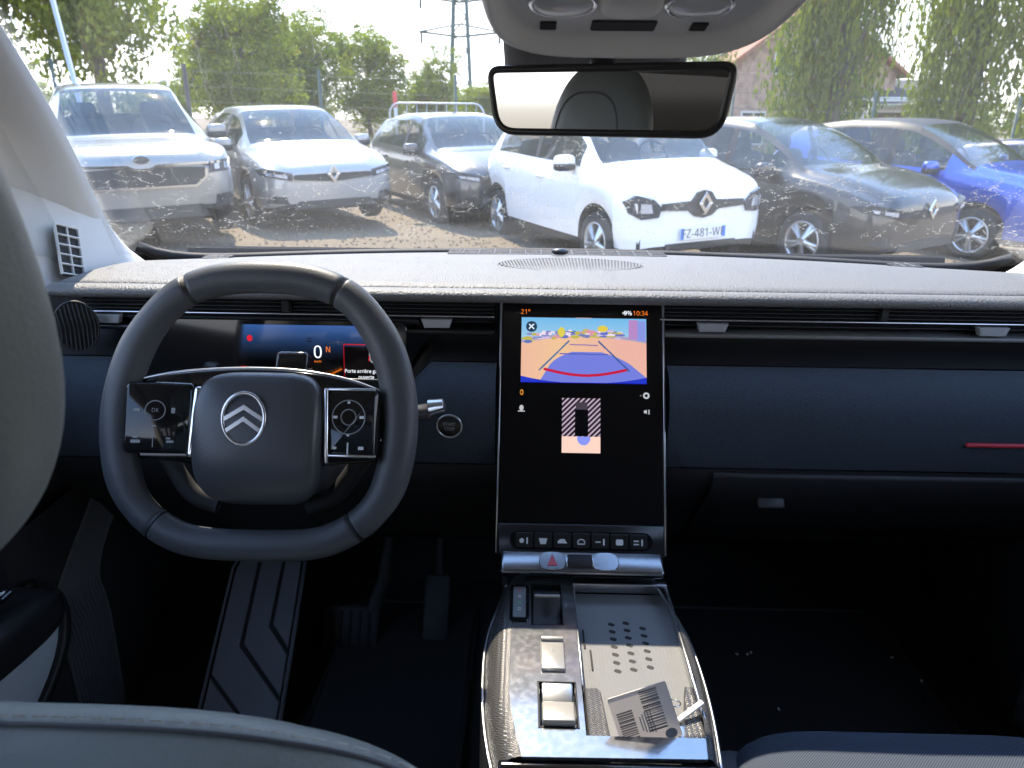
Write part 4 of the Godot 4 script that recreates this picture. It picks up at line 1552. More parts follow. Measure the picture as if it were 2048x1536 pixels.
func build_roof_console():
	var r := thing("roof_console", "cream roof console with reading lamps and a black display slot", "roof console", Vector3(0.075, 1.36, -0.56))
	# dish hanging from the roof lining; local x across, local y towards the windscreen, local z down
	var F := Transform3D(Basis(Vector3.RIGHT, Vector3(0, -0.24, -0.97).normalized(), Vector3(0, -0.97, 0.24).normalized()), Vector3(0.075, 1.35, -0.53))
	var ring := func(k: float) -> PackedVector2Array:
		var o := PackedVector2Array()
		for i in 48:
			var a := TAU * i / 48
			var x := 0.107 * signf(cos(a)) * pow(absf(cos(a)), 0.5)
			var y := 0.125 * signf(sin(a)) * pow(absf(sin(a)), 0.62)
			o.append(Vector2(x, y) * k)
		return o
	var s := mk()
	var P := []
	for lv in [[1.16, -0.06], [1.10, -0.02], [1.05, 0.004], [1.01, 0.018], [0.99, 0.0225], [0.965, 0.024], [0.935, 0.0225], [0.90, 0.014], [0.875, 0.0115], [0.85, 0.011], [0.5, 0.011], [0.0, 0.011]]:
		var row := PackedVector3Array()
		for q in ring.call(lv[0]):
			row.append(F * Vector3(q.x, q.y, lv[1]))
		P.append(row)
	grid(s, P, true)
	obj(r, "console_shell", s, "lamp_trim")
	s = mk(true)
	slab(s, F, rrect(0.049, 0.018, 0.002, 3, -0.004, 0.086), 0.0025, 0.0005, 0.0100)
	obj(r, "display_slot", s, "matt_black")
	for e in [-1.0, 1.0]:
		s = mk(true)
		slab(s, F, rrect(0.0125, 0.014, 0.001, 2, -0.004 + e * 0.057, 0.087), 0.0025, 0.0005, 0.0100)
		obj(r, "microphone", s, "matt_black")
		s = mk()
		superblob(s, F * at(-0.004 + e * 0.048, 0.046, 0.012), Vector3(0.022, 0.02, 0.006), 1.0, 0.9, 24, 10)
		var lamp := obj(r, "reading_lamp", s, "lamp_lens")
		s = mk()
		var p := []
		for q in ell(0.023, 0.021, 32, -0.004 + e * 0.048, 0.046):
			p.append(F * Vector3(q.x, q.y, 0.012))
		tube(s, p, 0.002, 6, true)
		obj(lamp, "lamp_ring", s, "chrome")
	s = mk()
	superblob(s, F * at(-0.004, 0.042, 0.012), Vector3(0.022, 0.022, 0.007), 0.8, 0.6, 24, 10)
	obj(r, "switch_plate", s, "lamp_trim")

# ---------------------------------------------------------------- seats, doors, footwell
func build_seat(cx: float, back: float, front: float, label: String):
	# back shifts the backrest rearwards, front is where the cushion ends towards the pedals
	var t := thing("car_seat", label, "car seat", Vector3(cx, 0.3, -0.55 + back), "front seats")
	# cushion
	var s := mk()
	var soft := func(v: Vector3) -> Vector3:
		v.y += 0.10 * (v.x * v.x) * maxf(v.y, 0.0) - 0.05 * maxf(-v.z, 0.0) * 0.0
		return v
	superblob(s, rot(cx, 0.497, front + 0.24, Vector3(4, 0, 0)), Vector3(0.235, 0.085, 0.24), 0.42, 0.4, 48, 24, soft)
	obj(t, "cushion", s, "seat_cloth")
	for e in [-1.0, 1.0]:
		s = mk()
		superblob(s, rot(cx + e * 0.208, 0.482, front + 0.245, Vector3(4, 0, 0)), Vector3(0.042, 0.088, 0.232), 0.5, 0.45, 24, 18)
		obj(t, "side_bolster", s, "seat_edge")
	s = mk(true)
	rbox(s, at(cx, 0.36, front + 0.26), Vector3(0.46, 0.12, 0.40), 0.03, 3)
	obj(t, "seat_base", s, "matt_black")
	# backrest
	s = mk()
	var B := rot(cx, 0.658, -0.325 + back, Vector3(11, 0, 0))
	var shape := func(v: Vector3) -> Vector3:
		var k := 1.0 - 0.10 * clampf(v.y, 0.0, 1.0)
		v.x *= k
		v.y -= 0.10 * pow(absf(v.x), 3.0) * maxf(v.y, 0.0)
		v.z += 0.22 * maxf(0.0, v.x * v.x - 0.35) * (-1.0)
		return v
	superblob(s, B, Vector3(0.305, 0.275, 0.075), 0.38, 0.5, 64, 40, shape)
	obj(t, "backrest", s, "seat_leather")
	# seams with stitches over the shoulders
	for o in [0.030, -0.034]:
		s = mk()
		var path := []
		for k in 49:
			var u := lerpf(-0.96, 0.96, k / 48.0)
			var w: float = o / 0.075
			var cc := pow(pow(absf(u), 4.0) + pow(absf(w), 4.0), 0.25)
			var v: Vector3 = shape.call(Vector3(u, pow(maxf(0.0, 1.0 - pow(minf(cc, 1.0), 5.26)), 0.19), w))
			path.append(B * (v * Vector3(0.305, 0.275, 0.075)) + Vector3(0, 0.0006, 0))
		tube(s, path, 0.0016, 5)
		var sm := obj(t, "shoulder_seam", s, "seat_edge")
		s = mk()
		for k in range(0, 48):
			var a: Vector3 = path[k].lerp(path[k + 1], 0.15)
			var b: Vector3 = path[k].lerp(path[k + 1], 0.8)
			var q := B.basis.z * 0.0045 * (1.0 if o > 0 else -1.0) + B.basis.y * 0.0006
			tube(s, [a + q, b + q], 0.0009, 4)
		obj(sm, "stitching", s, "thread")
	# head restraint
	var H := rot(cx - 0.003, 1.180, -0.285 + back, Vector3(9, 0, 0))
	s = mk()
	var hs := func(v: Vector3) -> Vector3:
		v.x *= 1.0 - 0.04 * pow(maxf(v.y, 0.0), 2.0) - 0.22 * pow(minf(v.y, 0.0), 2.0)
		return v
	superblob(s, H, Vector3(0.102, 0.152, 0.050), 0.8, 0.7, 56, 36, hs)
	var hr := obj(t, "head_restraint", s, "seat_leather")
	s = mk()
	for e in [-1.0, 1.0]:
		var loop := []
		for q in 44:
			var a := TAU * q / 44
			var v := Vector2(signf(cos(a)) * pow(absf(cos(a)), 0.7) * 0.070, signf(sin(a)) * pow(absf(sin(a)), 0.7) * 0.095)
			var k := maxf(0.0, 1.0 - pow(pow(absf(v.x) / 0.102, 2.86) + pow(absf(v.y) / 0.152, 2.5), 1.0))
			loop.append(H * Vector3(v.x, v.y, e * 0.050 * pow(k, 0.38)))
		tube(s, loop, 0.0022, 5, true)
	obj(hr, "piping", s, "seat_edge")
	for e in [-1.0, 1.0]:
		s = mk()
		tube(s, [Vector3(cx + e * 0.022 - 0.03, 0.90, -0.318 + back), Vector3(cx + e * 0.022 - 0.03, 1.06, -0.295 + back)], 0.007, 10)
		obj(t, "restraint_post", s, "satin_metal")

func build_doors():
	for side in [-1.0, 1.0]:
		var s := mk()
		var prof := [[1.03, -0.745], [1.025, -0.728], [1.0, -0.708], [0.96, -0.70], [0.90, -0.698], [0.84, -0.695], [0.78, -0.692], [0.72, -0.690], [0.66, -0.690], [0.60, -0.694], [0.50, -0.70], [0.40, -0.705], [0.28, -0.72]]
		var P := []
		for i in 19:
			var z := lerpf(-1.16, 0.12, i / 18.0)
			var row := PackedVector3Array()
			for p in prof:
				row.append(mirror_x(Vector3(p[1], p[0], z), side))
			P.append(row)
		grid(s, P)
		var d := obj(shell, "door", s, "soft_black")
		# window
		s = mk()
		P = []
		for i in 13:
			var z := lerpf(-1.05, 0.1, i / 12.0)
			var row := PackedVector3Array()
			var hi := tab([[-1.05, 1.06], [-0.9, 1.32], [-0.6, 1.375], [0.1, 1.38]], z)
			for k in 5:
				var t := k / 4.0
				row.append(mirror_x(Vector3(lerpf(-0.735, -0.665, t), lerpf(1.02, hi, t), z), side))
			P.append(row)
		grid(s, P)
		obj(d, "door_window", s, "side_pane")
		# wavy ribs over the map pocket
		for k in 15:
			s = mk()
			var path := []
			for q in 23:
				var y := lerpf(0.715, 0.32, q / 22.0)
				var fan := lerpf(0.0085, 0.0072, q / 22.0)
				var wave := 0.022 * exp(-pow((y - 0.60) / 0.055, 2.0))
				path.append(mirror_x(Vector3(-0.664 - 0.002 * q / 22.0, y, -0.875 - k * fan - 0.16 * pow(maxf(0.0, y - 0.56) / 0.16, 1.4) + wave + 0.02), side))
			tube(s, path, 0.0032, 6)
			obj(d, "panel_rib", s, "rib_cloth")
		s = mk()
		P = []
		for i in 9:
			var y := lerpf(0.73, 0.31, i / 8.0)
			P.append(PackedVector3Array([mirror_x(Vector3(-0.70, y, -1.16), side), mirror_x(Vector3(-0.667, y, -1.10), side), mirror_x(Vector3(-0.667, y, -0.84), side), mirror_x(Vector3(-0.70, y, -0.80), side)]))
		grid(s, P)
		obj(d, "pocket_panel", s, "soft_black")
		# armrest with window switches, pale insert and its piping
		s = mk()
		superblob(s, mirror_x_xf(rot(-0.660, 0.668, -0.565, Vector3(-6, -6, 0)), side), Vector3(0.055, 0.032, 0.24), 0.5, 0.5, 28, 14)
		obj(d, "armrest", s, "satin_black")
		s = mk(true)
		var sw := rot(-0.645, 0.6965, -0.715, Vector3(-84, -8, 0))
		for k in 4:
			var q := sw * at(-0.012 + 0.024 * (k % 2), -0.014 + 0.028 * (k / 2), 0.0)
			if side > 0:
				q.origin = mirror_x(q.origin, side)
			slab(s, q, rrect(0.019, 0.022, 0.004, 3), 0.006, 0.0015)
		obj(d, "window_switch", s, "gloss_black")
		s = mk(true)
		for k in 4:
			var q := sw * at(-0.012 + 0.024 * (k % 2), -0.014 + 0.028 * (k / 2), 0.0064)
			if side > 0:
				q.origin = mirror_x(q.origin, side)
			slab(s, q, rrect(0.010, 0.003, 0.0008, 2), 0.0003, 0)
			slab(s, q, rrect(0.003, 0.008, 0.0008, 2, 0.003, 0.0), 0.0005, 0)
		obj(d, "switch_mark", s, "icon_white")
		s = mk()
		var ins := func(y: float, z: float) -> Vector3: return mirror_x(Vector3(-0.648 - 0.03 * pow((0.57 - y) / 0.12, 2.0), y, z), side)
		P = []
		for i in 11:
			var t := i / 10.0
			var y := lerpf(0.655, 0.455, t)
			var zf := -0.835 + 0.10 * pow(maxf(0.0, t - 0.25) / 0.75, 1.8) + 0.03 * pow(maxf(0.0, 0.25 - t) / 0.25, 2.0)
			var row := PackedVector3Array()
			for k in 7:
				row.append(ins.call(y, lerpf(zf, -0.30, k / 6.0)))
			P.append(row)
		grid(s, P)
		obj(d, "pale_insert", s, "door_insert")
		s = mk()
		var edge := []
		for r in P:
			edge.append(r[0] + Vector3(0.004 * -side, 0, -0.006))
		tube(s, edge, 0.0085, 8)
		obj(d, "insert_piping", s, "satin_black")

func mirror_x_xf(x: Transform3D, side: float) -> Transform3D:
	if side < 0:
		return x
	var o := x
	o.origin = mirror_x(x.origin, side)
	var e := x.basis.get_euler()
	o.basis = Basis.from_euler(Vector3(e.x, -e.y, -e.z))
	return o

func build_footwell():
	# ribbed rest plate for the left foot
	var A := Vector3(-0.575, 0.375, -1.24)      # far left
	var f := Transform3D(Basis.from_euler(Vector3(deg_to_rad(-53), 0, 0)), Vector3(-0.456, 0.335, -0.93))
	# local x right, local y away from us, local z up
	var r := thing("foot_rest", "grey moulded foot rest with slanted grooves left of the brake pedal", "foot rest", Vector3(-0.456, 0.295, -1.05))
	var s := mk(true)
	slab(s, f, PackedVector2Array([Vector2(-0.066, -0.10), Vector2(0.068, -0.10), Vector2(0.058, 0.345), Vector2(-0.010, 0.345), Vector2(-0.060, 0.25), Vector2(-0.066, 0.235)]), 0.02, 0.003, -0.02)
	obj(r, "rest_base", s, "matt_black")
	var polys := [
		[Vector2(-0.062, -0.095), Vector2(0.062, -0.095), Vector2(0.062, -0.075), Vector2(-0.062, 0.045)],
		[Vector2(-0.062, 0.052), Vector2(0.062, -0.068), Vector2(0.062, 0.010), Vector2(-0.024, 0.098), Vector2(-0.024, 0.318), Vector2(-0.057, 0.245), Vector2(-0.062, 0.225)],
		[Vector2(-0.018, 0.102), Vector2(0.062, 0.018), Vector2(0.060, 0.085), Vector2(0.020, 0.132), Vector2(0.020, 0.338), Vector2(-0.010, 0.338), Vector2(-0.018, 0.325)],
		[Vector2(0.026, 0.136), Vector2(0.060, 0.096), Vector2(0.053, 0.338), Vector2(0.026, 0.338)]]
	for p in polys:
		s = mk(true)
		slab(s, f, PackedVector2Array(p), 0.005, 0.0014)
		obj(r, "rest_tile", s, "rubber_plate")
	s = mk()
	tube(s, [f * Vector3(0.070, -0.10, 0.004), f * Vector3(0.066, 0.1, 0.004), f * Vector3(0.060, 0.34, 0.004)], 0.004, 8)
	tube(s, [f * Vector3(-0.068, -0.10, 0.004), f * Vector3(-0.068, 0.235, 0.004), f * Vector3(-0.060, 0.255, 0.004)], 0.003, 8)
	obj(r, "rest_edge", s, "rubber_plate")
	# pedals
	var b := thing("brake_pedal", "wide black brake pedal on its arm in the footwell", "pedal", Vector3(-0.325, 0.3, -1.15), "pedals")
	s = mk()
	slab(s, rot(-0.325, 0.325, -1.15, Vector3(-32, 0, 0)), rrect(0.105, 0.085, 0.014, 5), 0.014, 0.004)
	var pd := obj(b, "pedal_pad", s, "pedal_rubber")
	s = mk()
	for k in 5:
		rbox(s, rot(-0.325, 0.325, -1.15, Vector3(-32, 0, 0)) * at(-0.036 + k * 0.018, 0, 0.015), Vector3(0.006, 0.066, 0.004), 0.0015, 2)
	obj(pd, "pad_rib", s, "matt_black")
	s = mk()
	tube(s, [Vector3(-0.285, 0.36, -1.165), Vector3(-0.262, 0.42, -1.175), Vector3(-0.240, 0.56, -1.21), Vector3(-0.235, 0.64, -1.28)], [0.013, 0.013, 0.012, 0.012], 8)
	obj(b, "pedal_arm", s, "pedal_rubber")
	var a := thing("accelerator_pedal", "narrow black accelerator pedal beside the console", "pedal", Vector3(-0.165, 0.3, -1.16), "pedals")
	s = mk()
	slab(s, rot(-0.165, 0.345, -1.19, Vector3(-38, 0, 0)), rrect(0.05, 0.125, 0.010, 4), 0.012, 0.003)
	obj(a, "pedal_pad", s, "pedal_rubber")
	s = mk()
	tube(s, [Vector3(-0.165, 0.39, -1.225), Vector3(-0.165, 0.5, -1.27), Vector3(-0.165, 0.6, -1.36)], 0.009, 8)
	obj(a, "pedal_arm", s, "soft_black")
	for x in [-0.22, 0.47]:
		var mt := thing("floor_mat", "black carpet mat with raised edge in the driver's footwell" if x < 0 else "black carpet mat with raised edge in the passenger's footwell", "floor mat", Vector3(x, 0.295, -0.98), "floor mats")
		var hx := 0.13 if x < 0 else 0.26
		s = mk()
		rbox(s, at(x, 0.3005, -1.0), Vector3(hx * 2, 0.010, 0.52), 0.003, 2)
		obj(mt, "mat_pile", s, "mat_carpet")
		s = mk()
		var edge := []
		for q in rrect(hx * 2, 0.52, 0.04, 5, x, 1.0):
			edge.append(Vector3(q.x, 0.305, -q.y))
		tube(s, edge, 0.005, 6, true)
		obj(mt, "mat_edge", s, "soft_black")
	# small pale flecks on the passenger's carpet
	s = mk()
	rng.seed = 3
	for p in [Vector3(0.41, 0.306, -1.12), Vector3(0.43, 0.306, -1.12), Vector3(0.438, 0.306, -1.125), Vector3(0.445, 0.306, -0.985), Vector3(0.70, 0.306, -1.12), Vector3(0.725, 0.306, -1.06), Vector3(0.705, 0.306, -0.935)]:
		rbox(s, rot(p.x, p.y + 0.002, p.z, Vector3(rng.randf_range(-30, 30), rng.randf_range(0, 180), 0)), Vector3(0.006, 0.003, 0.004), 0.001, 1)
	var l := obj(self, "pale_flecks", s, "white_plastic")
	l.set_meta("label", "tiny pale flecks on the passenger's dark carpet")
	l.set_meta("category", "litter")
	l.set_meta("kind", "stuff")

func build_rear():
	var r := thing("rear_bench", "dark rear bench seat behind the camera", "rear seat", Vector3(CX, 0.3, 1.0))
	var s := mk()
	superblob(s, at(CX, 0.52, 0.95), Vector3(0.66, 0.10, 0.26), 0.4, 0.3, 40, 16)
	obj(r, "bench_cushion", s, "seat_edge")
	s = mk()
	superblob(s, rot(CX, 0.80, 1.28, Vector3(-16, 0, 0)), Vector3(0.66, 0.32, 0.09), 0.4, 0.3, 40, 20)
	obj(r, "bench_back", s, "seat_edge")
	for x in [-0.36, CX, 0.52]:
		s = mk()
		superblob(s, at(x, 1.13, 1.36), Vector3(0.12, 0.08, 0.05), 0.5, 0.5, 24, 14)
		obj(r, "bench_head_restraint", s, "seat_edge")

# ---------------------------------------------------------------- outside
func ground_y(x: float, z: float) -> float:
	return -0.13 - 0.029 * clampf(x, -14.0, 14.0) + 0.0 * z

func build_ground():
	var s := mk()
	var P := []
	var zs := [12.0, 4.0, 0.0, -3.0, -6.0, -10.0, -14.0, -18.0, -26.0, -40.0, -70.0, -140.0, -300.0, -700.0]
	for z in zs:
		var row := PackedVector3Array()
		for x in [-700.0, -250.0, -90.0, -40.0, -20.0, -14.0, -7.0, 0.0, 7.0, 14.0, 20.0, 40.0, 90.0, 250.0, 700.0]:
			row.append(Vector3(x, ground_y(x, z), z))
		P.append(row)
	grid(s, P)
	structure("ground", s, "gravel")
	# loose stones where the light strikes the yard between the cars
	rng.seed = 41
	s = mk(true)
	for k in 9000:
		var x := rng.randf_range(-6.5, 6.5)
		var z := rng.randf_range(-12.5, -5.0)
		var r := rng.randf_range(0.008, 0.026)
		var p := Vector3(x, ground_y(x, z) + r * 0.3, z)
		var a := rng.randf() * TAU
		var q := []
		for c in 4:
			q.append(p + Vector3(cos(a + c * 1.57) * r * rng.randf_range(0.7, 1.2), -r * 0.4, sin(a + c * 1.57) * r * rng.randf_range(0.7, 1.2)))
		var top := p + Vector3(0, r * 0.6, 0)
		for c in 4:
			tri(s, q[c], q[(c + 1) % 4], top)
	var o := obj(self, "loose_stones", s, "gravel")
	o.set_meta("label", "loose pale stones scattered over the gravel yard")
	o.set_meta("category", "stones")
	o.set_meta("kind", "stuff")
	# rough grass and scrub at the far edge of the yard
	rng.seed = 42
	s = SurfaceTool.new()
	s.begin(Mesh.PRIMITIVE_TRIANGLES)
	for k in 9000:
		var x := rng.randf_range(-30.0, 30.0)
		var z := rng.randf_range(-30.0, -17.5)
		var h := rng.randf_range(0.2, 0.75) * (1.3 if rng.randf() < 0.1 else 1.0)
		var c := Color(0.10, 0.12, 0.03).lerp(Color(0.30, 0.24, 0.08), rng.randf())
		var b := Vector3(x, ground_y(x, z), z)
		for q in 2:
			var a := rng.randf() * TAU
			var w := Vector3(cos(a), 0, sin(a)) * rng.randf_range(0.02, 0.06)
			var t := b + Vector3(rng.randf_range(-0.15, 0.15), h, rng.randf_range(-0.15, 0.15))
			for v in [b - w, b + w, t]:
				s.set_color(c)
				s.add_vertex(v)
	o = obj(self, "rough_grass", s, "leaf")
	o.set_meta("label", "dry rough grass along the far edge of the yard")
	o.set_meta("category", "grass")
	o.set_meta("kind", "stuff")

# ---- parked cars; local +z is the nose, x = 0 the middle, y = 0 the ground
func car_section(c: Dictionary, s: float, side: float) -> PackedVector3Array:
	var z: float = c.L / 2 - s
	var hw: float = tab(c.plan, s) * c.W / 2
	var top: float = tab(c.top, s)
	var belt: float = minf(tab(c.belt, s), top - 0.015)
	var tw: float = minf(tab(c.roofw, s), hw * 0.93)
	var bot: float = tab(c.low, s)
	for wz in [c.fw, c.rw]:
		var dz: float = s - wz
		var R: float = c.R + 0.045
		if absf(dz) < R:
			bot = maxf(bot, c.R + sqrt(R * R - dz * dz))
	bot = minf(bot, belt - 0.08)
	var p := PackedVector3Array()
	p.append(Vector3(side * hw * 0.90, bot, z))
	p.append(Vector3(side * hw * 0.965, lerpf(bot, belt, 0.12), z))
	p.append(Vector3(side * hw * 0.995, lerpf(bot, belt, 0.36), z))
	p.append(Vector3(side * hw * 1.0, lerpf(bot, belt, 0.58), z))
	p.append(Vector3(side * hw * 0.985, lerpf(bot, belt, 0.78), z))
	p.append(Vector3(side * hw * 0.965, belt - 0.03, z))
	var a := Vector2(hw * 0.945, belt)
	p.append(Vector3(side * a.x, a.y, z))
	var b := Vector2(tw, maxf(top - 0.07, belt + (top - belt) * 0.4))
	for t in [0.10, 0.5, 0.93]:
		var q: Vector2 = a.lerp(b, t)
		q.x += 0.022 * sin(PI * t) * clampf((top - belt) * 2.5, 0.0, 1.0)
		p.append(Vector3(side * q.x, q.y, z))
	p.append(Vector3(side * tw * 0.955, lerpf(b.y, top, 0.48), z))
	p.append(Vector3(side * tw * 0.80, lerpf(b.y, top, 0.82), z))
	p.append(Vector3(side * tw * 0.40, lerpf(b.y, top, 0.97), z))
	p.append(Vector3(0, top, z))
	return p

func pad_quad(s, A, B, j):
	quad(s, A[j], A[j + 1], B[j + 1], B[j])

func build_car(c: Dictionary, where: Vector2, yaw: float):
	var root := Node3D.new()
	root.name = numbered("parked_car")
	add_child(root)
	root.position = Vector3(where.x, ground_y(where.x, where.y), where.y)
	root.rotation = Vector3(0, deg_to_rad(yaw), 0.028)
	root.set_meta("label", c.label)
	root.set_meta("category", "car")
	root.set_meta("group", "cars parked along the yard")
	# stations along the length
	var st := [0.0, 0.012, 0.04, 0.08, 0.13, 0.2, 0.28, c.cowl - 0.02, c.cowl, c.header, c.header + 0.03, c.cowl + 0.30, c.door - 0.04, c.door + 0.04, c.cpillar, c.rtop, c.rbot, c.L - 0.3, c.L - 0.16, c.L - 0.08, c.L - 0.03, c.L]
	for wz in [c.fw, c.rw]:
		for k in 15:
			st.append(wz - (c.R + 0.045) * cos(PI * k / 14.0))
	for k in 34:
		st.append(0.35 + (c.L - 0.7) * k / 33.0)
	st.sort()
	var ss := []
	for v in st:
		if ss.is_empty() or v - ss[-1] > 0.006:
			ss.append(v)
	var body := mk()
	var low := mk()
	var roof := mk()
	var panes := {"windscreen": mk(), "rear_window": mk(), "front_side_window": mk(), "rear_side_window": mk()}
	var used := {}
	for side in [-1.0, 1.0]:
		var S := []
		for v in ss:
			S.append(car_section(c, v, side))
		for i in ss.size() - 1:
			var A = S[i]
			var B = S[i + 1]
			var m: float = (ss[i] + ss[i + 1]) / 2
			for j in 13:
				var into := body
				if j == 0 or (j == 1 and c.get("cladding", false)):
					into = low
				elif (j == 7 or j == 8) and m > c.cowl + 0.30 and m < c.cpillar and absf(m - c.door) > 0.04:
					var k := "front_side_window" if m < c.door else "rear_side_window"
					into = panes[k]
					used[k] = true
				elif (j == 7 or j == 8) and absf(m - c.door) <= 0.04:
					into = low
				elif j >= 10 and m > c.cowl and m < c.header:
					into = panes.windscreen
					used.windscreen = true
				elif j >= 10 and m > c.rtop and m < c.rbot:
					into = panes.rear_window
					used.rear_window = true
				elif j >= 9 and m > c.cowl and m < c.rbot:
					into = roof
				if side > 0:
					quad(into, A[j], A[j + 1], B[j + 1], B[j])
				else:
					quad(into, A[j], B[j], B[j + 1], A[j + 1])
	for e in [0, ss.size() - 1]:
		var a := car_section(c, ss[e], -1.0)
		var b := car_section(c, ss[e], 1.0)
		for j in 13:
			quad(body if j > 0 else low, a[j], a[j + 1], b[j + 1], b[j])
	obj(root, "body_shell", body, c.paint)
	obj(root, "sill_trim", low, "car_trim")
	obj(root, "roof_skin", roof, c.get("roof", c.paint))
	for k in ["windscreen", "rear_window", "front_side_window", "rear_side_window"]:
		if used.has(k):
			obj(root, k, panes[k], "car_glass")
	# underside, cabin floor, dashboard, seats
	var s := mk(true)
	rbox(s, at(0, 0.36, 0), Vector3(c.W * 0.72, 0.3, c.L - 0.5), 0.03, 2)
	rbox(s, at(0, 0.5, 0), Vector3(c.W * 0.86, 0.25, c.L - 2.5), 0.03, 2)
	obj(root, "underbody", s, "wheel_well")
	s = mk()
	rbox(s, at(0, tab(c.top, c.cowl) - 0.09, c.L / 2 - c.cowl - 0.42), Vector3(c.W * 0.78, 0.10, 0.45), 0.04, 3)
	obj(root, "dash_top", s, "car_trim")
	var sy: float = tab(c.belt, c.door)
	for e in [-1.0, 1.0]:
		s = mk()
		superblob(s, rot(e * 0.36, sy - 0.12, c.L / 2 - c.door - 0.10, Vector3(12, 0, 0)), Vector3(0.24, 0.32, 0.08), 0.5, 0.5, 20, 12)
		superblob(s, at(e * 0.36, sy + 0.26, c.L / 2 - c.door - 0.16), Vector3(0.13, 0.09, 0.05), 0.6, 0.6, 16, 10)
		obj(root, "front_seat", s, "car_seat")
	s = mk()
	superblob(s, rot(0, sy - 0.10, c.L / 2 - c.cpillar + 0.25, Vector3(16, 0, 0)), Vector3(c.W * 0.38, 0.32, 0.10), 0.4, 0.3, 24, 12)
	obj(root, "rear_seat_back", s, "car_seat")
	s = mk()
	var ring := []
	for q in ell(0.18, 0.18, 24):
		ring.append(rot(0.36, tab(c.top, c.cowl) - 0.02, c.L / 2 - c.cowl - 0.70, Vector3(-25, 0, 0)) * Vector3(q.x, q.y, 0))
	tube(s, ring, 0.014, 6, true)
	obj(root, "wheel_rim_inside", s, "car_trim")
	# wheels
	for wz in [c.fw, c.rw]:
		for e in [-1.0, 1.0]:
			var hw: float = tab(c.plan, wz) * c.W / 2
			var X := Transform3D(Basis(Vector3(0, 0, 1), Vector3(e, 0, 0), Vector3(0, 1, 0) * e), Vector3(e * (hw - 0.20), c.R, c.L / 2 - wz))
			s = mk()
			lathe(s, X, [Vector2(c.R * 0.66, 0.0), Vector2(c.R * 0.93, 0.0), Vector2(c.R, 0.03), Vector2(c.R, 0.15), Vector2(c.R * 0.94, 0.18), Vector2(c.R * 0.74, 0.185), Vector2(c.R * 0.69, 0.175)], 32)
			var w := obj(root, "wheel", s, "tyre")
			s = mk()
			lathe(s, X, [Vector2(c.R * 0.70, 0.06), Vector2(c.R * 0.69, 0.178), Vector2(c.R * 0.65, 0.180), Vector2(c.R * 0.61, 0.165), Vector2(c.R * 0.60, 0.08)], 32)
			lathe(s, X, [Vector2(c.R * 0.16, 0.13), Vector2(c.R * 0.16, 0.168), Vector2(c.R * 0.12, 0.174), Vector2(0.0, 0.174)], 16)
			var n := 5
			for k in n:
				for d in [-0.13, 0.13]:
					var a: float = TAU * k / n + 0.3
					var p0 := Vector3(cos(a) * c.R * 0.12, 0.165, sin(a) * c.R * 0.12)
					var p1 := Vector3(cos(a + d) * c.R * 0.63, 0.160, sin(a + d) * c.R * 0.63)
					tube(s, [X * p0, X * p1], [0.026, 0.024], 6)
			obj(w, "alloy_rim", s, "alloy")
			s = mk()
			lathe(s, X, [Vector2(c.R * 0.60, 0.07), Vector2(0.0, 0.07)], 20)
			obj(w, "brake_disc", s, "wheel_well")
	# door mirrors and handles
	for e in [-1.0, 1.0]:
		s = mk()
		superblob(s, rot(e * (c.W / 2 + 0.06), tab(c.belt, c.cowl + 0.45) + 0.06, c.L / 2 - c.cowl - 0.42, Vector3(0, e * 12, 0)), Vector3(0.11, 0.075, 0.06), 0.6, 0.6, 20, 12)
		var dm := obj(root, "door_mirror", s, c.get("mirrors", c.paint))
		s = mk()
		superblob(s, rot(e * (c.W / 2 + 0.06), tab(c.belt, c.cowl + 0.45) + 0.025, c.L / 2 - c.cowl - 0.42, Vector3(0, e * 12, 0)), Vector3(0.112, 0.05, 0.062), 0.6, 0.6, 20, 10)
		obj(dm, "mirror_base", s, "car_trim")
		for dz in [c.door - 0.18, c.door + 0.75]:
			if dz > c.cpillar - 0.25:
				continue
			s = mk()
			rbox(s, at(e * c.W / 2 * 0.995, tab(c.belt, dz) - 0.13, c.L / 2 - dz), Vector3(0.03, 0.03, 0.16), 0.012, 3)
			obj(root, "door_handle", s, c.paint)
	car_face(root, c)
	return root

func mirrored(poly: Array, e: float) -> PackedVector2Array:
	var o := PackedVector2Array()
	for p in poly:
		o.append(Vector2(p.x * e, p.y))
	return o

# a panel that follows the nose: outline in x and y, laid on the body surface
func nose_z(c: Dictionary, x: float) -> float:
	var lo := 0.0
	var k: float = absf(x) / (c.W / 2)
	for i in 60:
		var s := i * 0.015
		if tab(c.plan, s) * 0.985 >= k:
			return c.L / 2 - s
	return c.L / 2 - 0.6

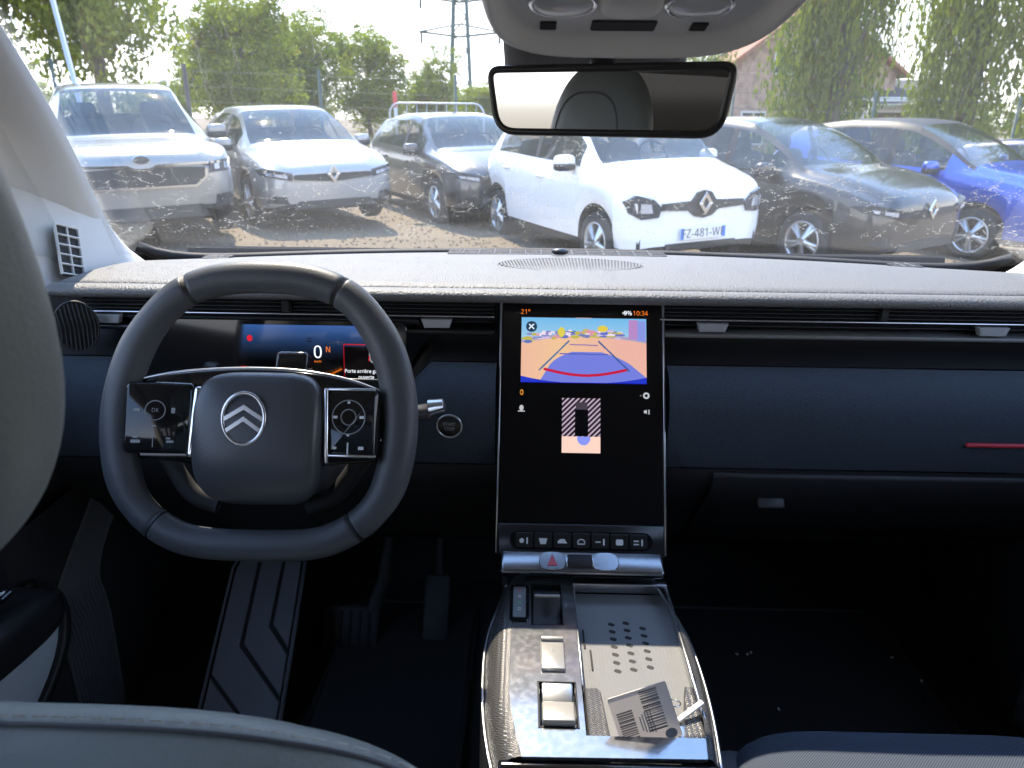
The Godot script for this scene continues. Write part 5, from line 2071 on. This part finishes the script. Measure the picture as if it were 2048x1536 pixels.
func on_nose(s, c: Dictionary, poly: PackedVector2Array, proud: float):
	# split into narrow strips so that it bends round the corners
	var lo := 9.0
	var hi := -9.0
	for p in poly:
		lo = minf(lo, p.x)
		hi = maxf(hi, p.x)
	var n := maxi(1, int((hi - lo) / 0.03))
	for k in n:
		var a := lerpf(lo, hi, float(k) / n)
		var b := lerpf(lo, hi, float(k + 1) / n)
		var strip := PackedVector2Array([Vector2(a, -5), Vector2(b, -5), Vector2(b, 5), Vector2(a, 5)])
		for q in Geometry2D.intersect_polygons(poly, strip):
			var ids := Geometry2D.triangulate_polygon(q)
			for i in range(0, ids.size(), 3):
				var v := []
				for o in 3:
					var p: Vector2 = q[ids[i + o]]
					v.append(Vector3(p.x, p.y, nose_z(c, p.x) + proud))
				if (q[ids[i + 1]] - q[ids[i]]).cross(q[ids[i + 2]] - q[ids[i]]) > 0:
					tri(s, v[0], v[2], v[1])
				else:
					tri(s, v[0], v[1], v[2])
			var m: int = q.size()
			for i in m:
				var p: Vector2 = q[i]
				var r: Vector2 = q[(i + 1) % m]
				if absf(p.x - r.x) < 1e-5 and (absf(p.x - a) < 1e-4 and k > 0 or absf(p.x - b) < 1e-4 and k < n - 1):
					continue
				quad(s, Vector3(p.x, p.y, nose_z(c, p.x) - 0.05), Vector3(p.x, p.y, nose_z(c, p.x) + proud), Vector3(r.x, r.y, nose_z(c, r.x) + proud), Vector3(r.x, r.y, nose_z(c, r.x) - 0.05))

func car_face(root, c: Dictionary):
	var s: SurfaceTool
	var part := func(called, polys: Array, proud: float, m, parent = root):
		var t := mk(true)
		for p in polys:
			on_nose(t, c, p if p is PackedVector2Array else PackedVector2Array(p), proud)
		return obj(parent, called, t, m)
	var h: float = c.light_y
	var w: float = c.W / 2
	for e in [-1.0, 1.0]:
		var hl = part.call("headlight", [mirrored(c.lamp, e)], 0.022, "lens_dark")
		part.call("lamp_reflector", [mirrored(c.lamp_in, e)], 0.028, "lens", hl)
		if c.has("fog"):
			part.call("fog_recess", [mirrored(c.fog, e)], 0.012, "car_trim")
	for g in c.grilles:
		part.call(g[0], [g[1]], g[2], g[3])
	# badge
	s = mk(true)
	var bz: float = c.L / 2 + 0.034
	if c.badge == "diamond":
		var o := [Vector2(0, 0.105), Vector2(0.078, 0), Vector2(0, -0.105), Vector2(-0.078, 0)]
		var i := [Vector2(0, 0.050), Vector2(0.034, 0), Vector2(0, -0.050), Vector2(-0.034, 0)]
		for k in 4:
			slab(s, at(0, c.badge_y, bz), PackedVector2Array([o[k], i[k], i[(k + 1) % 4], o[(k + 1) % 4]]), 0.014, 0.003)
	else:
		slab(s, at(0, c.badge_y, bz), ell(0.075, 0.04, 24), 0.010, 0.003)
	obj(root, "badge", s, "chrome")
	# number plate
	if c.get("plate", "") != "":
		s = mk(true)
		var py: float = c.plate_y
		rbox(s, at(0, py, c.L / 2 + 0.026), Vector3(0.52, 0.11, 0.012), 0.004, 2)
		var np := obj(root, "number_plate", s, "plate_white")
		for e in [-1.0, 1.0]:
			s = mk(true)
			rbox(s, at(e * 0.238, py, c.L / 2 + 0.028), Vector3(0.04, 0.104, 0.012), 0.003, 2)
			obj(np, "plate_band", s, "plate_blue")
		if c.plate != " ":
			lettering(np, "plate_number", c.plate, at(0, py, c.L / 2 + 0.033), 0.075, "plate_ink", 0.002)

func hatch(label: String, paint: String, more := {}) -> Dictionary:
	var c := {"label": label, "paint": paint, "L": 4.05, "W": 1.74, "R": 0.31, "fw": 0.84, "rw": 3.43, "cowl": 0.98, "header": 1.78, "door": 2.02, "cpillar": 3.22, "rtop": 3.55, "rbot": 3.90,
		"plan": [[0.0, 0.62], [0.03, 0.76], [0.09, 0.86], [0.2, 0.93], [0.4, 0.97], [0.8, 0.99], [2.0, 1.0], [3.3, 0.99], [3.7, 0.95], [3.95, 0.85], [4.05, 0.74]],
		"top": [[0.0, 0.68], [0.03, 0.735], [0.10, 0.785], [0.3, 0.865], [0.6, 0.94], [0.98, 1.01], [1.35, 1.22], [1.78, 1.395], [2.2, 1.45], [2.7, 1.455], [3.3, 1.40], [3.55, 1.36], [3.9, 1.10], [3.98, 0.98], [4.05, 0.86]],
		"belt": [[0.0, 0.60], [0.1, 0.70], [0.3, 0.79], [0.6, 0.86], [0.98, 0.915], [2.0, 0.93], [3.0, 0.98], [3.6, 1.03], [3.95, 0.95], [4.05, 0.8]],
		"roofw": [[0.0, 0.55], [0.3, 0.66], [0.98, 0.72], [1.78, 0.60], [2.4, 0.61], [3.3, 0.58], [3.9, 0.62], [4.05, 0.6]],
		"low": [[0.0, 0.30], [0.1, 0.24], [0.5, 0.22], [3.5, 0.22], [3.95, 0.26], [4.05, 0.34]],
		"light_y": 0.66, "badge": "diamond", "badge_y": 0.66, "plate": " ", "plate_y": 0.42,
		"lamp": [Vector2(0.50, 0.60), Vector2(0.80, 0.66), Vector2(0.83, 0.72), Vector2(0.78, 0.745), Vector2(0.50, 0.685), Vector2(0.46, 0.64)],
		"lamp_in": [Vector2(0.55, 0.625), Vector2(0.76, 0.668), Vector2(0.78, 0.70), Vector2(0.55, 0.665)],
		"fog": [Vector2(0.55, 0.33), Vector2(0.78, 0.36), Vector2(0.76, 0.44), Vector2(0.58, 0.42)],
		"grilles": [["upper_grille", [Vector2(-0.48, 0.61), Vector2(-0.10, 0.575), Vector2(0.10, 0.575), Vector2(0.48, 0.61), Vector2(0.46, 0.665), Vector2(-0.46, 0.665)], 0.016, "car_trim"], ["lower_intake", [Vector2(-0.52, 0.27), Vector2(0.52, 0.27), Vector2(0.44, 0.36), Vector2(-0.44, 0.36)], 0.012, "car_trim"]]}
	for k in more:
		c[k] = more[k]
	return c

func stretched(t: Array, kx: float, ky: float, from := 0.0) -> Array:
	var o := []
	for p in t:
		o.append([p[0] * kx, from + (p[1] - from) * ky])
	return o

func build_cars():
	# white city car, nearest, short bonnet
	var h := hatch("", "paint_white")
	var c := hatch("white small car with number plate FZ-481-WF, nearest, in front of the mirror", "paint_white", {"L": 3.6, "W": 1.65, "R": 0.30, "fw": 0.62, "rw": 3.11, "cowl": 0.68, "header": 1.45, "door": 1.98, "cpillar": 3.05, "rtop": 3.2, "rbot": 3.5,
		"plan": [[0.0, 0.66], [0.03, 0.80], [0.08, 0.90], [0.18, 0.96], [0.4, 0.99], [2.0, 1.0], [3.1, 0.99], [3.5, 0.9], [3.6, 0.8]],
		"top": [[0.0, 0.78], [0.02, 0.83], [0.08, 0.88], [0.25, 0.955], [0.68, 1.06], [1.05, 1.32], [1.45, 1.49], [1.9, 1.545], [2.5, 1.55], [3.0, 1.50], [3.2, 1.45], [3.5, 1.1], [3.6, 0.9]],
		"belt": [[0.0, 0.70], [0.1, 0.80], [0.25, 0.875], [0.68, 0.96], [1.9, 0.99], [2.8, 1.03], [3.4, 1.05], [3.6, 0.85]],
		"roofw": [[0.0, 0.55], [0.25, 0.66], [0.68, 0.71], [1.45, 0.60], [2.4, 0.60], [3.2, 0.57], [3.6, 0.6]],
		"low": [[0.0, 0.28], [0.1, 0.23], [3.4, 0.22], [3.6, 0.3]], "badge_y": 0.70, "plate": "FZ-481-WF", "plate_y": 0.43, "roof": "paint_white", "mirrors": "paint_white",
		"lamp": [Vector2(0.50, 0.60), Vector2(0.66, 0.585), Vector2(0.755, 0.64), Vector2(0.775, 0.74), Vector2(0.70, 0.80), Vector2(0.55, 0.76), Vector2(0.47, 0.68)],
		"lamp_in": [Vector2(0.56, 0.64), Vector2(0.70, 0.64), Vector2(0.72, 0.73), Vector2(0.58, 0.72)],
		"grilles": [["upper_grille", [Vector2(-0.47, 0.655), Vector2(-0.17, 0.64), Vector2(-0.10, 0.585), Vector2(0.0, 0.565), Vector2(0.10, 0.585), Vector2(0.17, 0.64), Vector2(0.47, 0.655), Vector2(0.46, 0.715), Vector2(0.14, 0.725), Vector2(0.08, 0.80), Vector2(0.0, 0.82), Vector2(-0.08, 0.80), Vector2(-0.14, 0.725), Vector2(-0.46, 0.715)], 0.016, "car_trim"], ["lower_intake", [Vector2(-0.40, 0.29), Vector2(0.40, 0.29), Vector2(0.40, 0.345), Vector2(-0.40, 0.345)], 0.012, "car_trim"]],
		"fog": [Vector2(0.655, 0.30), Vector2(0.685, 0.30), Vector2(0.685, 0.41), Vector2(0.655, 0.41)]})
	build_car(c, Vector2(0.90, -8.6), 25.0)
	# dark bronze electric hatchback
	c = hatch("dark bronze rounded hatchback to the right of the white small car", "paint_bronze", {"L": 4.08, "W": 1.75, "cowl": 0.92, "header": 1.85, "plate": "", "roof": "paint_bronze"})
	c.top = stretched(h.top, 1.006, 1.07, 0.2)
	c.belt = stretched(h.belt, 1.006, 1.05, 0.2)
	build_car(c, Vector2(2.98, -9.3), 33.0)
	# white hatchback in the second place from the left
	c = hatch("pale silver hatchback parked second from the left", "paint_pearl", {"plate": ""})
	build_car(c, Vector2(-3.42, -10.7), 33.0)
	c = hatch("grey hatchback half hidden behind the white small car", "paint_grey", {"plate": ""})
	build_car(c, Vector2(-1.1, -11.6), 29.0)
	# silver estate with wide grille at the far left
	c = hatch("silver sport utility car with broad chrome-lined grille at far left", "paint_silver", {"L": 4.37, "W": 1.80, "R": 0.34, "fw": 0.86, "rw": 3.49, "cowl": 1.08, "header": 1.86, "door": 2.15, "cpillar": 3.5, "rtop": 3.75, "rbot": 4.15, "badge": "oval", "badge_y": 0.845, "plate": "",
		"plan": [[0.0, 0.70], [0.03, 0.82], [0.09, 0.90], [0.2, 0.95], [0.4, 0.98], [2.0, 1.0], [3.6, 0.99], [4.2, 0.93], [4.37, 0.8]],
		"top": [[0.0, 0.80], [0.02, 0.85], [0.08, 0.90], [0.25, 0.955], [0.6, 1.01], [1.08, 1.06], [1.45, 1.32], [1.86, 1.54], [2.3, 1.61], [3.0, 1.615], [3.6, 1.575], [3.75, 1.55], [4.15, 1.18], [4.3, 1.0], [4.37, 0.85]],
		"belt": [[0.0, 0.73], [0.08, 0.83], [0.25, 0.895], [0.6, 0.94], [1.08, 0.97], [2.0, 1.04], [3.0, 1.09], [4.0, 1.12], [4.3, 0.95], [4.37, 0.8]],
		"low": [[0.0, 0.34], [0.1, 0.28], [4.2, 0.28], [4.37, 0.4]],
		"lamp": [Vector2(0.60, 0.695), Vector2(0.86, 0.715), Vector2(0.88, 0.835), Vector2(0.62, 0.800)],
		"lamp_in": [Vector2(0.66, 0.725), Vector2(0.83, 0.735), Vector2(0.84, 0.800), Vector2(0.66, 0.780)],
		"fog": [Vector2(0.62, 0.355), Vector2(0.82, 0.375), Vector2(0.82, 0.495), Vector2(0.64, 0.475)],
		"grilles": [["grille_mesh", [Vector2(-0.56, 0.655), Vector2(-0.46, 0.580), Vector2(0.46, 0.580), Vector2(0.56, 0.655), Vector2(0.57, 0.755), Vector2(0.10, 0.770), Vector2(0.0, 0.745), Vector2(-0.10, 0.770), Vector2(-0.57, 0.755)], 0.012, "car_trim"],
			["grille_bar_top", [Vector2(-0.84, 0.790), Vector2(-0.12, 0.770), Vector2(-0.07, 0.735), Vector2(0.07, 0.735), Vector2(0.12, 0.770), Vector2(0.84, 0.790), Vector2(0.84, 0.810), Vector2(0.13, 0.793), Vector2(0.07, 0.760), Vector2(-0.07, 0.760), Vector2(-0.13, 0.793), Vector2(-0.84, 0.810)], 0.024, "chrome"],
			["grille_bar_low", [Vector2(-0.58, 0.655), Vector2(-0.47, 0.565), Vector2(0.47, 0.565), Vector2(0.58, 0.655), Vector2(0.59, 0.735), Vector2(0.565, 0.735), Vector2(0.555, 0.660), Vector2(0.46, 0.587), Vector2(-0.46, 0.587), Vector2(-0.555, 0.660), Vector2(-0.565, 0.735), Vector2(-0.59, 0.735)], 0.022, "chrome"],
			["lower_intake", [Vector2(-0.55, 0.275), Vector2(0.55, 0.275), Vector2(0.5, 0.395), Vector2(-0.5, 0.395)], 0.012, "car_trim"]]})
	var suv = build_car(c, Vector2(-4.85, -9.15), 31.0)
	for e in [-1.0, 1.0]:
		var s := mk()
		tube(s, spline([Vector3(e * 0.56, 1.56, 0.28), Vector3(e * 0.575, 1.625, 0.1), Vector3(e * 0.575, 1.64, -0.7), Vector3(e * 0.56, 1.58, -1.5)], 5), 0.014, 6)
		obj(suv, "roof_bar", s, "satin_metal")
	c = hatch("bright blue hatchback with black roof behind the bronze car", "paint_blue", {"plate": "", "roof": "car_trim"})
	c.top = stretched(h.top, 1.0, 1.13, 0.2)
	c.belt = stretched(h.belt, 1.0, 1.12, 0.2)
	build_car(c, Vector2(5.35, -10.4), 35.0)
	c = hatch("navy car at the right edge beyond the bright blue one", "paint_navy", {"plate": ""})
	build_car(c, Vector2(8.9, -12.4), 35.0)

# ---- trees
func crown_mesh(sd: int, clumps: int, leaves: int, size: float, droop: bool, hue: float) -> ArrayMesh:
	rng.seed = sd
	var s := SurfaceTool.new()
	s.begin(Mesh.PRIMITIVE_TRIANGLES)
	var lobes := []
	for k in 9:
		var a := rng.randf() * TAU
		lobes.append([Vector3(cos(a) * rng.randf_range(0.15, 0.55), rng.randf_range(-0.45, 0.6), sin(a) * rng.randf_range(0.15, 0.55)), rng.randf_range(0.32, 0.58)])
	for k in clumps:
		var l = lobes[rng.randi() % lobes.size()]
		var d := Vector3(rng.randfn(), rng.randfn(), rng.randfn()).normalized() * pow(rng.randf(), 0.45)
		var c: Vector3 = l[0] + d * l[1]
		var tone := rng.randf()
		var r := rng.randf_range(0.05, 0.13)
		var n := leaves
		for q in n:
			var p: Vector3
			if droop:
				p = c + Vector3(rng.randfn() * 0.018, -0.035 * q * rng.randf_range(0.8, 1.2), rng.randfn() * 0.018)
			else:
				p = c + Vector3(rng.randfn(), rng.randfn() * 0.8, rng.randfn()) * r * 0.6
			var u := Vector3(rng.randfn(), rng.randfn() + (-1.2 if droop else 0.0), rng.randfn()).normalized() * size * rng.randf_range(0.6, 1.3)
			var v := u.cross(Vector3(rng.randfn(), rng.randfn(), rng.randfn())).normalized() * size * 0.5
			var col := Color(0.055, 0.105, 0.015).lerp(Color(0.25, 0.28, 0.025), clampf(tone * 0.7 + rng.randf() * 0.4 + hue, 0.0, 1.0))
			if rng.randf() < 0.03:
				col = Color(0.22, 0.17, 0.03)
			for w in [p - u, p + v, p + u, p - u, p + u, p - v]:
				s.set_color(col)
				s.add_vertex(w)
	s.generate_normals()
	return s.commit()

func build_tree(called: String, label: String, group: String, x: float, z: float, high: float, wide: float, crown: ArrayMesh, sd: int, base := 0.28):
	rng.seed = sd
	var g := ground_y(x, z)
	var t := thing(called, label, "tree", Vector3(x, g, z), group)
	var s := mk()
	var tip := Vector3(x + rng.randf_range(-0.3, 0.3), g + high * 0.8, z)
	var mid := Vector3(x + rng.randf_range(-0.15, 0.15), g + high * 0.35, z)
	tube(s, [Vector3(x, g - 0.1, z), Vector3(x, g + high * 0.12, z), mid, tip], [high * 0.026, high * 0.021, high * 0.015, high * 0.004], 9)
	for k in 9:
		var a := rng.randf() * TAU
		var b := mid.lerp(tip, rng.randf_range(-0.3, 0.7))
		var o := Vector3(cos(a) * wide * 0.33, high * rng.randf_range(0.08, 0.22), sin(a) * wide * 0.33)
		tube(s, [b, b + o * 0.5 + Vector3(0, high * 0.01, 0), b + o], [high * 0.009, high * 0.006, high * 0.002], 6)
	obj(t, "trunk", s, "bark")
	var m := MeshInstance3D.new()
	m.mesh = crown
	hang(t, "crown", m, "leaf")
	m.position = Vector3(0, high * (base + (1.0 - base) * 0.5), 0)
	m.scale = Vector3(wide * 0.55, high * (1.0 - base) * 0.56, wide * 0.55)
	m.rotation.y = rng.randf() * TAU

func build_trees():
	var a := crown_mesh(101, 620, 30, 0.030, false, 0.08)
	var b := crown_mesh(102, 560, 30, 0.030, false, 0.2)
	var d := crown_mesh(104, 700, 26, 0.026, true, 0.05)
	var e := crown_mesh(105, 620, 26, 0.026, true, 0.22)
	for q in [[-15.6, -20.5, 11.0, 7.0, a, "leafy tree at far left above the silver car"], [-12.4, -22.5, 9.5, 5.6, b, "leafy tree behind the slanting pole on the left"], [-9.9, -27.0, 5.6, 4.4, b, "small leafy tree right of the slanting pole"]]:
		build_tree("leafy_tree", q[5], "trees beyond the yard", q[0], q[1], q[2], q[3], q[4], int(q[0] * 10), 0.16)
	var names := ["round leafy tree above the pale silver hatchback", "taller leafy tree right of the round one above the silver hatchback", "leafy tree behind the roof of the silver hatchback", "leafy tree between silver and grey hatchbacks", "small leafy tree left of the lattice mast", "low leafy tree at the foot of the lattice mast"]
	var spots := [[-13.3, -33.0, 4.6, 4.0, a], [-10.9, -33.5, 5.5, 5.0, b], [-8.9, -31.0, 5.0, 4.4, a], [-7.0, -34.0, 5.1, 4.6, b], [-4.7, -37.0, 4.4, 3.4, a], [-2.0, -40.0, 3.2, 5.0, b]]
	for k in 6:
		var q = spots[k]
		build_tree("leafy_tree", names[k], "trees beyond the yard", q[0], q[1], q[2], q[3], q[4], 200 + k, 0.14)
	names = ["drooping tree left of the house, lit leaves", "drooping tree in front of the orange house", "tall drooping tree between house and right edge", "tall drooping tree above the blue car", "drooping tree at the far right edge"]
	spots = [[5.9, -27.0, 5.6, 2.8, e], [7.6, -19.5, 9.5, 3.6, d], [10.9, -19.5, 10.5, 4.0, e], [13.0, -18.5, 10.5, 4.6, d], [16.4, -20.0, 10.0, 5.0, e]]
	for k in 5:
		var q = spots[k]
		build_tree("weeping_tree", names[k], "drooping trees on the right", q[0], q[1], q[2], q[3], q[4], 300 + k, 0.10)
	# hedge-like far growth that closes the view
	rng.seed = 55
	var far := crown_mesh(106, 300, 20, 0.04, false, 0.1)
	var mm := MultiMesh.new()
	mm.transform_format = MultiMesh.TRANSFORM_3D
	mm.mesh = far
	mm.instance_count = 46
	for k in 46:
		var x := -62.0 + k * 2.9 + rng.randf_range(-0.7, 0.7)
		var z := -62.0 + rng.randf_range(-6, 6)
		var sc := rng.randf_range(2.2, 3.4)
		mm.set_instance_transform(k, Transform3D(Basis.from_euler(Vector3(0, rng.randf() * TAU, 0)).scaled(Vector3(sc, sc * 0.7, sc)), Vector3(x, ground_y(x, z) + sc * 0.55, z)))
	var w := MultiMeshInstance3D.new()
	w.multimesh = mm
	w.material_override = mats.leaf
	w.name = "distant_wood"
	w.set_meta("label", "low band of distant woodland behind the yard")
	w.set_meta("category", "woodland")
	w.set_meta("kind", "stuff")
	add_child(w)

func build_yard():
	# wire fence along the back of the yard
	var f := thing("wire_fence", "dark wire fence on posts along the back of the yard", "fence", Vector3(0, ground_y(0, -17.0), -17.0))
	var s: SurfaceTool
	var line := []
	for k in 14:
		var x := -19.6 + k * 3.0
		var z := -17.0 + 0.03 * x
		var g := ground_y(x, z)
		line.append(Vector3(x, g, z))
		s = mk()
		tube(s, [Vector3(x, g - 0.1, z), Vector3(x, g + 2.25, z)], 0.055 if k == 4 else 0.035, 8)
		obj(f, "fence_post", s, "post_dark" if k == 4 else "post_green")
	for k in 7:
		s = mk()
		var path := []
		for p in line:
			path.append(p + Vector3(0, 0.25 + k * 0.31, 0.03))
		tube(s, path, 0.004, 4)
		obj(f, "fence_wire", s, "post_green")
	# slanting pole, lattice mast, barrier, white gate, red post
	var p := thing("light_pole", "tall thin pale pole rising behind the silver car", "pole", Vector3(-9.55, ground_y(-9.5, -16.5), -16.5))
	s = mk()
	tube(s, [Vector3(-9.5, ground_y(-9.5, -16.5), -16.5), Vector3(-9.95, 6.2, -16.3)], [0.06, 0.045], 10)
	obj(p, "pole_shaft", s, "galvanised")
	var bx := -7.8
	var mast := thing("lattice_mast", "tall steel lattice mast with crossarms left of the mirror", "mast", Vector3(bx, 0.1, -90.0))
	for e in [[-1, -1], [1, -1], [1, 1], [-1, 1]]:
		s = mk()
		tube(s, [Vector3(bx + e[0] * 1.3, -0.3, -90 + e[1] * 1.3), Vector3(bx + e[0] * 0.45, 20, -90 + e[1] * 0.45), Vector3(bx + e[0] * 0.3, 32, -90 + e[1] * 0.3)], 0.16, 5)
		obj(mast, "mast_leg", s, "post_green")
	s = mk()
	for k in 18:
		var y0 := k * 1.7
		var w0 := lerpf(1.3, 0.4, minf(1.0, y0 / 22.0))
		var w1 := lerpf(1.3, 0.4, minf(1.0, (y0 + 1.7) / 22.0))
		var sg := 1.0 if k % 2 == 0 else -1.0
		tube(s, [Vector3(bx - sg * w0, y0, -90 + w0), Vector3(bx + sg * w1, y0 + 1.7, -90 + w1)], 0.08, 4)
		tube(s, [Vector3(bx - w1, y0 + 1.7, -90 + w1), Vector3(bx + w1, y0 + 1.7, -90 + w1)], 0.06, 4)
	obj(mast, "mast_brace", s, "post_green")
	s = mk()
	for y in [10.0, 13.5, 17.0]:
		for sg in [-1.0, 1.0]:
			tube(s, [Vector3(bx, y, -90), Vector3(bx + sg * 4.6, y + 0.5, -90)], 0.12, 4)
			tube(s, [Vector3(bx, y + 1.3, -90), Vector3(bx + sg * 4.6, y + 0.5, -90)], 0.09, 4)
			tube(s, [Vector3(bx + sg * 4.4, y + 0.5, -90), Vector3(bx + sg * 4.4, y - 0.7, -90)], 0.14, 5)
	obj(mast, "mast_crossarm", s, "post_green")
	var r := thing("red_post", "short red marker post behind the grey hatchback", "post", Vector3(-2.75, ground_y(-2.75, -16.0), -16.0))
	s = mk()
	rbox(s, at(-2.75, ground_y(-2.75, -16.0) + 0.85, -16.0), Vector3(0.06, 1.75, 0.06), 0.01, 2)
	obj(r, "post_shaft", s, "galvanised")
	s = mk()
	rbox(s, at(-2.75, ground_y(-2.75, -16.0) + 1.68, -15.98), Vector3(0.08, 0.30, 0.08), 0.01, 2)
	obj(r, "red_cap", s, "sign_red")
	var q := thing("metal_barrier", "pale metal crowd barrier behind the grey hatchback", "barrier", Vector3(-1.9, ground_y(-1.9, -15.6), -15.6))
	s = mk()
	var y0 := ground_y(-1.9, -15.6)
	var loop := []
	for k in rrect(1.9, 1.15, 0.2, 4, -1.85, y0 + 1.05):
		loop.append(Vector3(k.x, k.y, -15.6))
	tube(s, loop, 0.022, 6, true)
	obj(q, "barrier_frame", s, "galvanised")
	for k in 9:
		s = mk()
		tube(s, [Vector3(-2.65 + k * 0.2, y0 + 0.48, -15.6), Vector3(-2.65 + k * 0.2, y0 + 1.62, -15.6)], 0.008, 5)
		obj(q, "barrier_bar", s, "galvanised")
	for e in [-1.0, 1.0]:
		s = mk()
		rbox(s, at(-1.85 + e * 0.7, y0 + 0.24, -15.6), Vector3(0.05, 0.5, 0.4), 0.01, 2)
		obj(q, "barrier_foot", s, "galvanised")
	var gp := thing("gate_post", "white square gate frame in front of the house", "gate", Vector3(9.6, ground_y(9.6, -21.0), -21.0))
	s = mk()
	var gy := ground_y(9.6, -21.0)
	rbox(s, at(9.2, gy + 1.1, -21.0), Vector3(0.14, 2.2, 0.14), 0.02, 2)
	rbox(s, at(10.3, gy + 1.1, -21.0), Vector3(0.14, 2.2, 0.14), 0.02, 2)
	rbox(s, at(9.75, gy + 2.1, -21.0), Vector3(1.0, 0.12, 0.12), 0.02, 2)
	obj(gp, "gate_frame", s, "white_wall")
	s = mk(true)
	rbox(s, at(9.75, gy + 1.0, -21.0), Vector3(0.94, 1.9, 0.05), 0.01, 1)
	obj(gp, "gate_leaf", s, "wood_brown")
	# house
	var hx := 12.4
	var hz := -38.0
	var hy := ground_y(hx, hz)
	var ho := thing("house", "orange rendered house with tiled roof seen through the trees", "house", Vector3(hx, hy, hz))
	s = mk(true)
	rbox(s, at(hx, hy + 1.9, hz), Vector3(7.6, 3.8, 6.0), 0.02, 1)
	tri(s, Vector3(hx - 3.8, hy + 3.8, hz + 3.0), Vector3(hx + 3.8, hy + 3.8, hz + 3.0), Vector3(hx, hy + 6.6, hz + 3.0))
	obj(ho, "wall", s, "render_wall")
	s = mk(true)
	for e in [-1.0, 1.0]:
		rbox(s, rot(hx + e * 2.05, hy + 5.25, hz, Vector3(0, 0, -e * 36.5)), Vector3(5.3, 0.16, 7.0), 0.03, 1)
	var rf := obj(ho, "roof", s, "roof_tile")
	s = mk(true)
	rbox(s, at(hx + 1.5, hy + 6.6, hz), Vector3(0.6, 1.3, 0.6), 0.02, 1)
	obj(rf, "chimney", s, "render_wall")
	for k in [[-2.3, 1.5, 1.0, 1.3], [0.2, 1.5, 1.0, 1.3], [2.5, 1.5, 1.0, 1.3], [-1.2, 4.3, 0.8, 1.0]]:
		s = mk(true)
		rbox(s, at(hx + k[0], hy + k[1], hz + 3.02), Vector3(k[2], k[3], 0.08), 0.01, 1)
		var wi := obj(ho, "window", s, "house_glass")
		s = mk(true)
		for e in [-1.0, 1.0]:
			rbox(s, at(hx + k[0] + e * (k[2] / 2 + 0.03), hy + k[1], hz + 3.05), Vector3(0.08, k[3] + 0.16, 0.1), 0.01, 1)
			rbox(s, at(hx + k[0], hy + k[1] + e * (k[3] / 2 + 0.03), hz + 3.05), Vector3(k[2], 0.08, 0.1), 0.01, 1)
		rbox(s, at(hx + k[0], hy + k[1], hz + 3.06), Vector3(0.06, k[3], 0.08), 0.01, 1)
		obj(wi, "window_frame", s, "white_wall")
	# side building with low roof
	var an := thing("side_building", "low pink outbuilding with grey roof beside the house", "building", Vector3(16.6, ground_y(16.6, -35.0), -35.0))
	s = mk(true)
	rbox(s, at(16.4, hy + 1.4, -35.0), Vector3(4.6, 2.8, 4.0), 0.02, 1)
	obj(an, "wall", s, "white_wall")
	s = mk(true)
	rbox(s, rot(16.4, hy + 3.05, -35.0, Vector3(14, 0, 0)), Vector3(5.2, 0.16, 4.8), 0.03, 1)
	obj(an, "roof", s, "post_dark")

func _ready():
	# camera
	var cam := Camera3D.new()
	cam.name = "camera"
	cam.fov = 55.8
	cam.near = 0.02
	cam.far = 3000.0
	cam.position = Vector3(0.0, 1.25, 0.0)
	cam.rotation_order = EULER_ORDER_YXZ
	cam.rotation = Vector3(deg_to_rad(-20.0), deg_to_rad(1.0), deg_to_rad(0.6))
	var lens := CameraAttributesPhysical.new()      # a phone's small lens, focused on the dashboard
	lens.frustum_focal_length = 22.66
	lens.frustum_focus_distance = 0.98
	lens.frustum_near = 0.02
	lens.frustum_far = 3000.0
	lens.exposure_aperture = 9.0
	cam.attributes = lens
	add_child(cam)
	cam.current = true
	# sky and exposure
	var sky := ProceduralSkyMaterial.new()
	sky.sky_top_color = lin(0.27, 0.46, 0.84)
	sky.sky_horizon_color = lin(1.0, 0.99, 0.965)
	sky.sky_curve = 0.18
	sky.ground_bottom_color = lin(0.2, 0.18, 0.15)
	sky.ground_horizon_color = lin(0.5, 0.5, 0.48)
	sky.sun_angle_max = 12.0
	var sk := Sky.new()
	sk.sky_material = sky
	var env := Environment.new()
	env.background_mode = Environment.BG_SKY
	env.sky = sk
	env.background_energy_multiplier = 1.5
	env.tonemap_mode = Environment.TONE_MAPPER_LINEAR
	env.tonemap_exposure = 2.9
	env.sdfgi_enabled = true
	env.ssao_enabled = true
	env.ssil_enabled = true
	var we := WorldEnvironment.new()
	we.name = "environment"
	we.environment = env
	add_child(we)
	# sun: ahead, to the left, fairly high
	var sun := DirectionalLight3D.new()
	sun.name = "sun"
	sun.light_energy = 1.25
	sun.light_color = Color(1.0, 0.95, 0.86)
	sun.light_angular_distance = 0.5
	sun.shadow_enabled = true
	add_child(sun)
	var az := deg_to_rad(18.0)
	var el := deg_to_rad(53.0)
	var to_sun := Vector3(-sin(az) * cos(el), sin(el), -cos(az) * cos(el))
	sun.look_at_from_position(to_sun * 20.0, Vector3.ZERO, Vector3.UP)

	sans = SystemFont.new()
	sans.font_names = PackedStringArray(["Droid Sans"])
	make_materials()
	build_ground()
	build_shell()
	build_windscreen()
	build_dashboard()
	build_screen()
	build_console()
	build_wheel()
	build_mirror()
	build_roof_console()
	build_doors()
	build_seat(-0.305, 0.0, -0.58, "driver's seat with pale leather back and head restraint, left")
	build_seat(0.458, 0.24, -0.69, "passenger's seat with blue-grey cloth cushion, lower right")
	build_footwell()
	build_rear()
	build_cars()
	build_yard()
	build_trees()
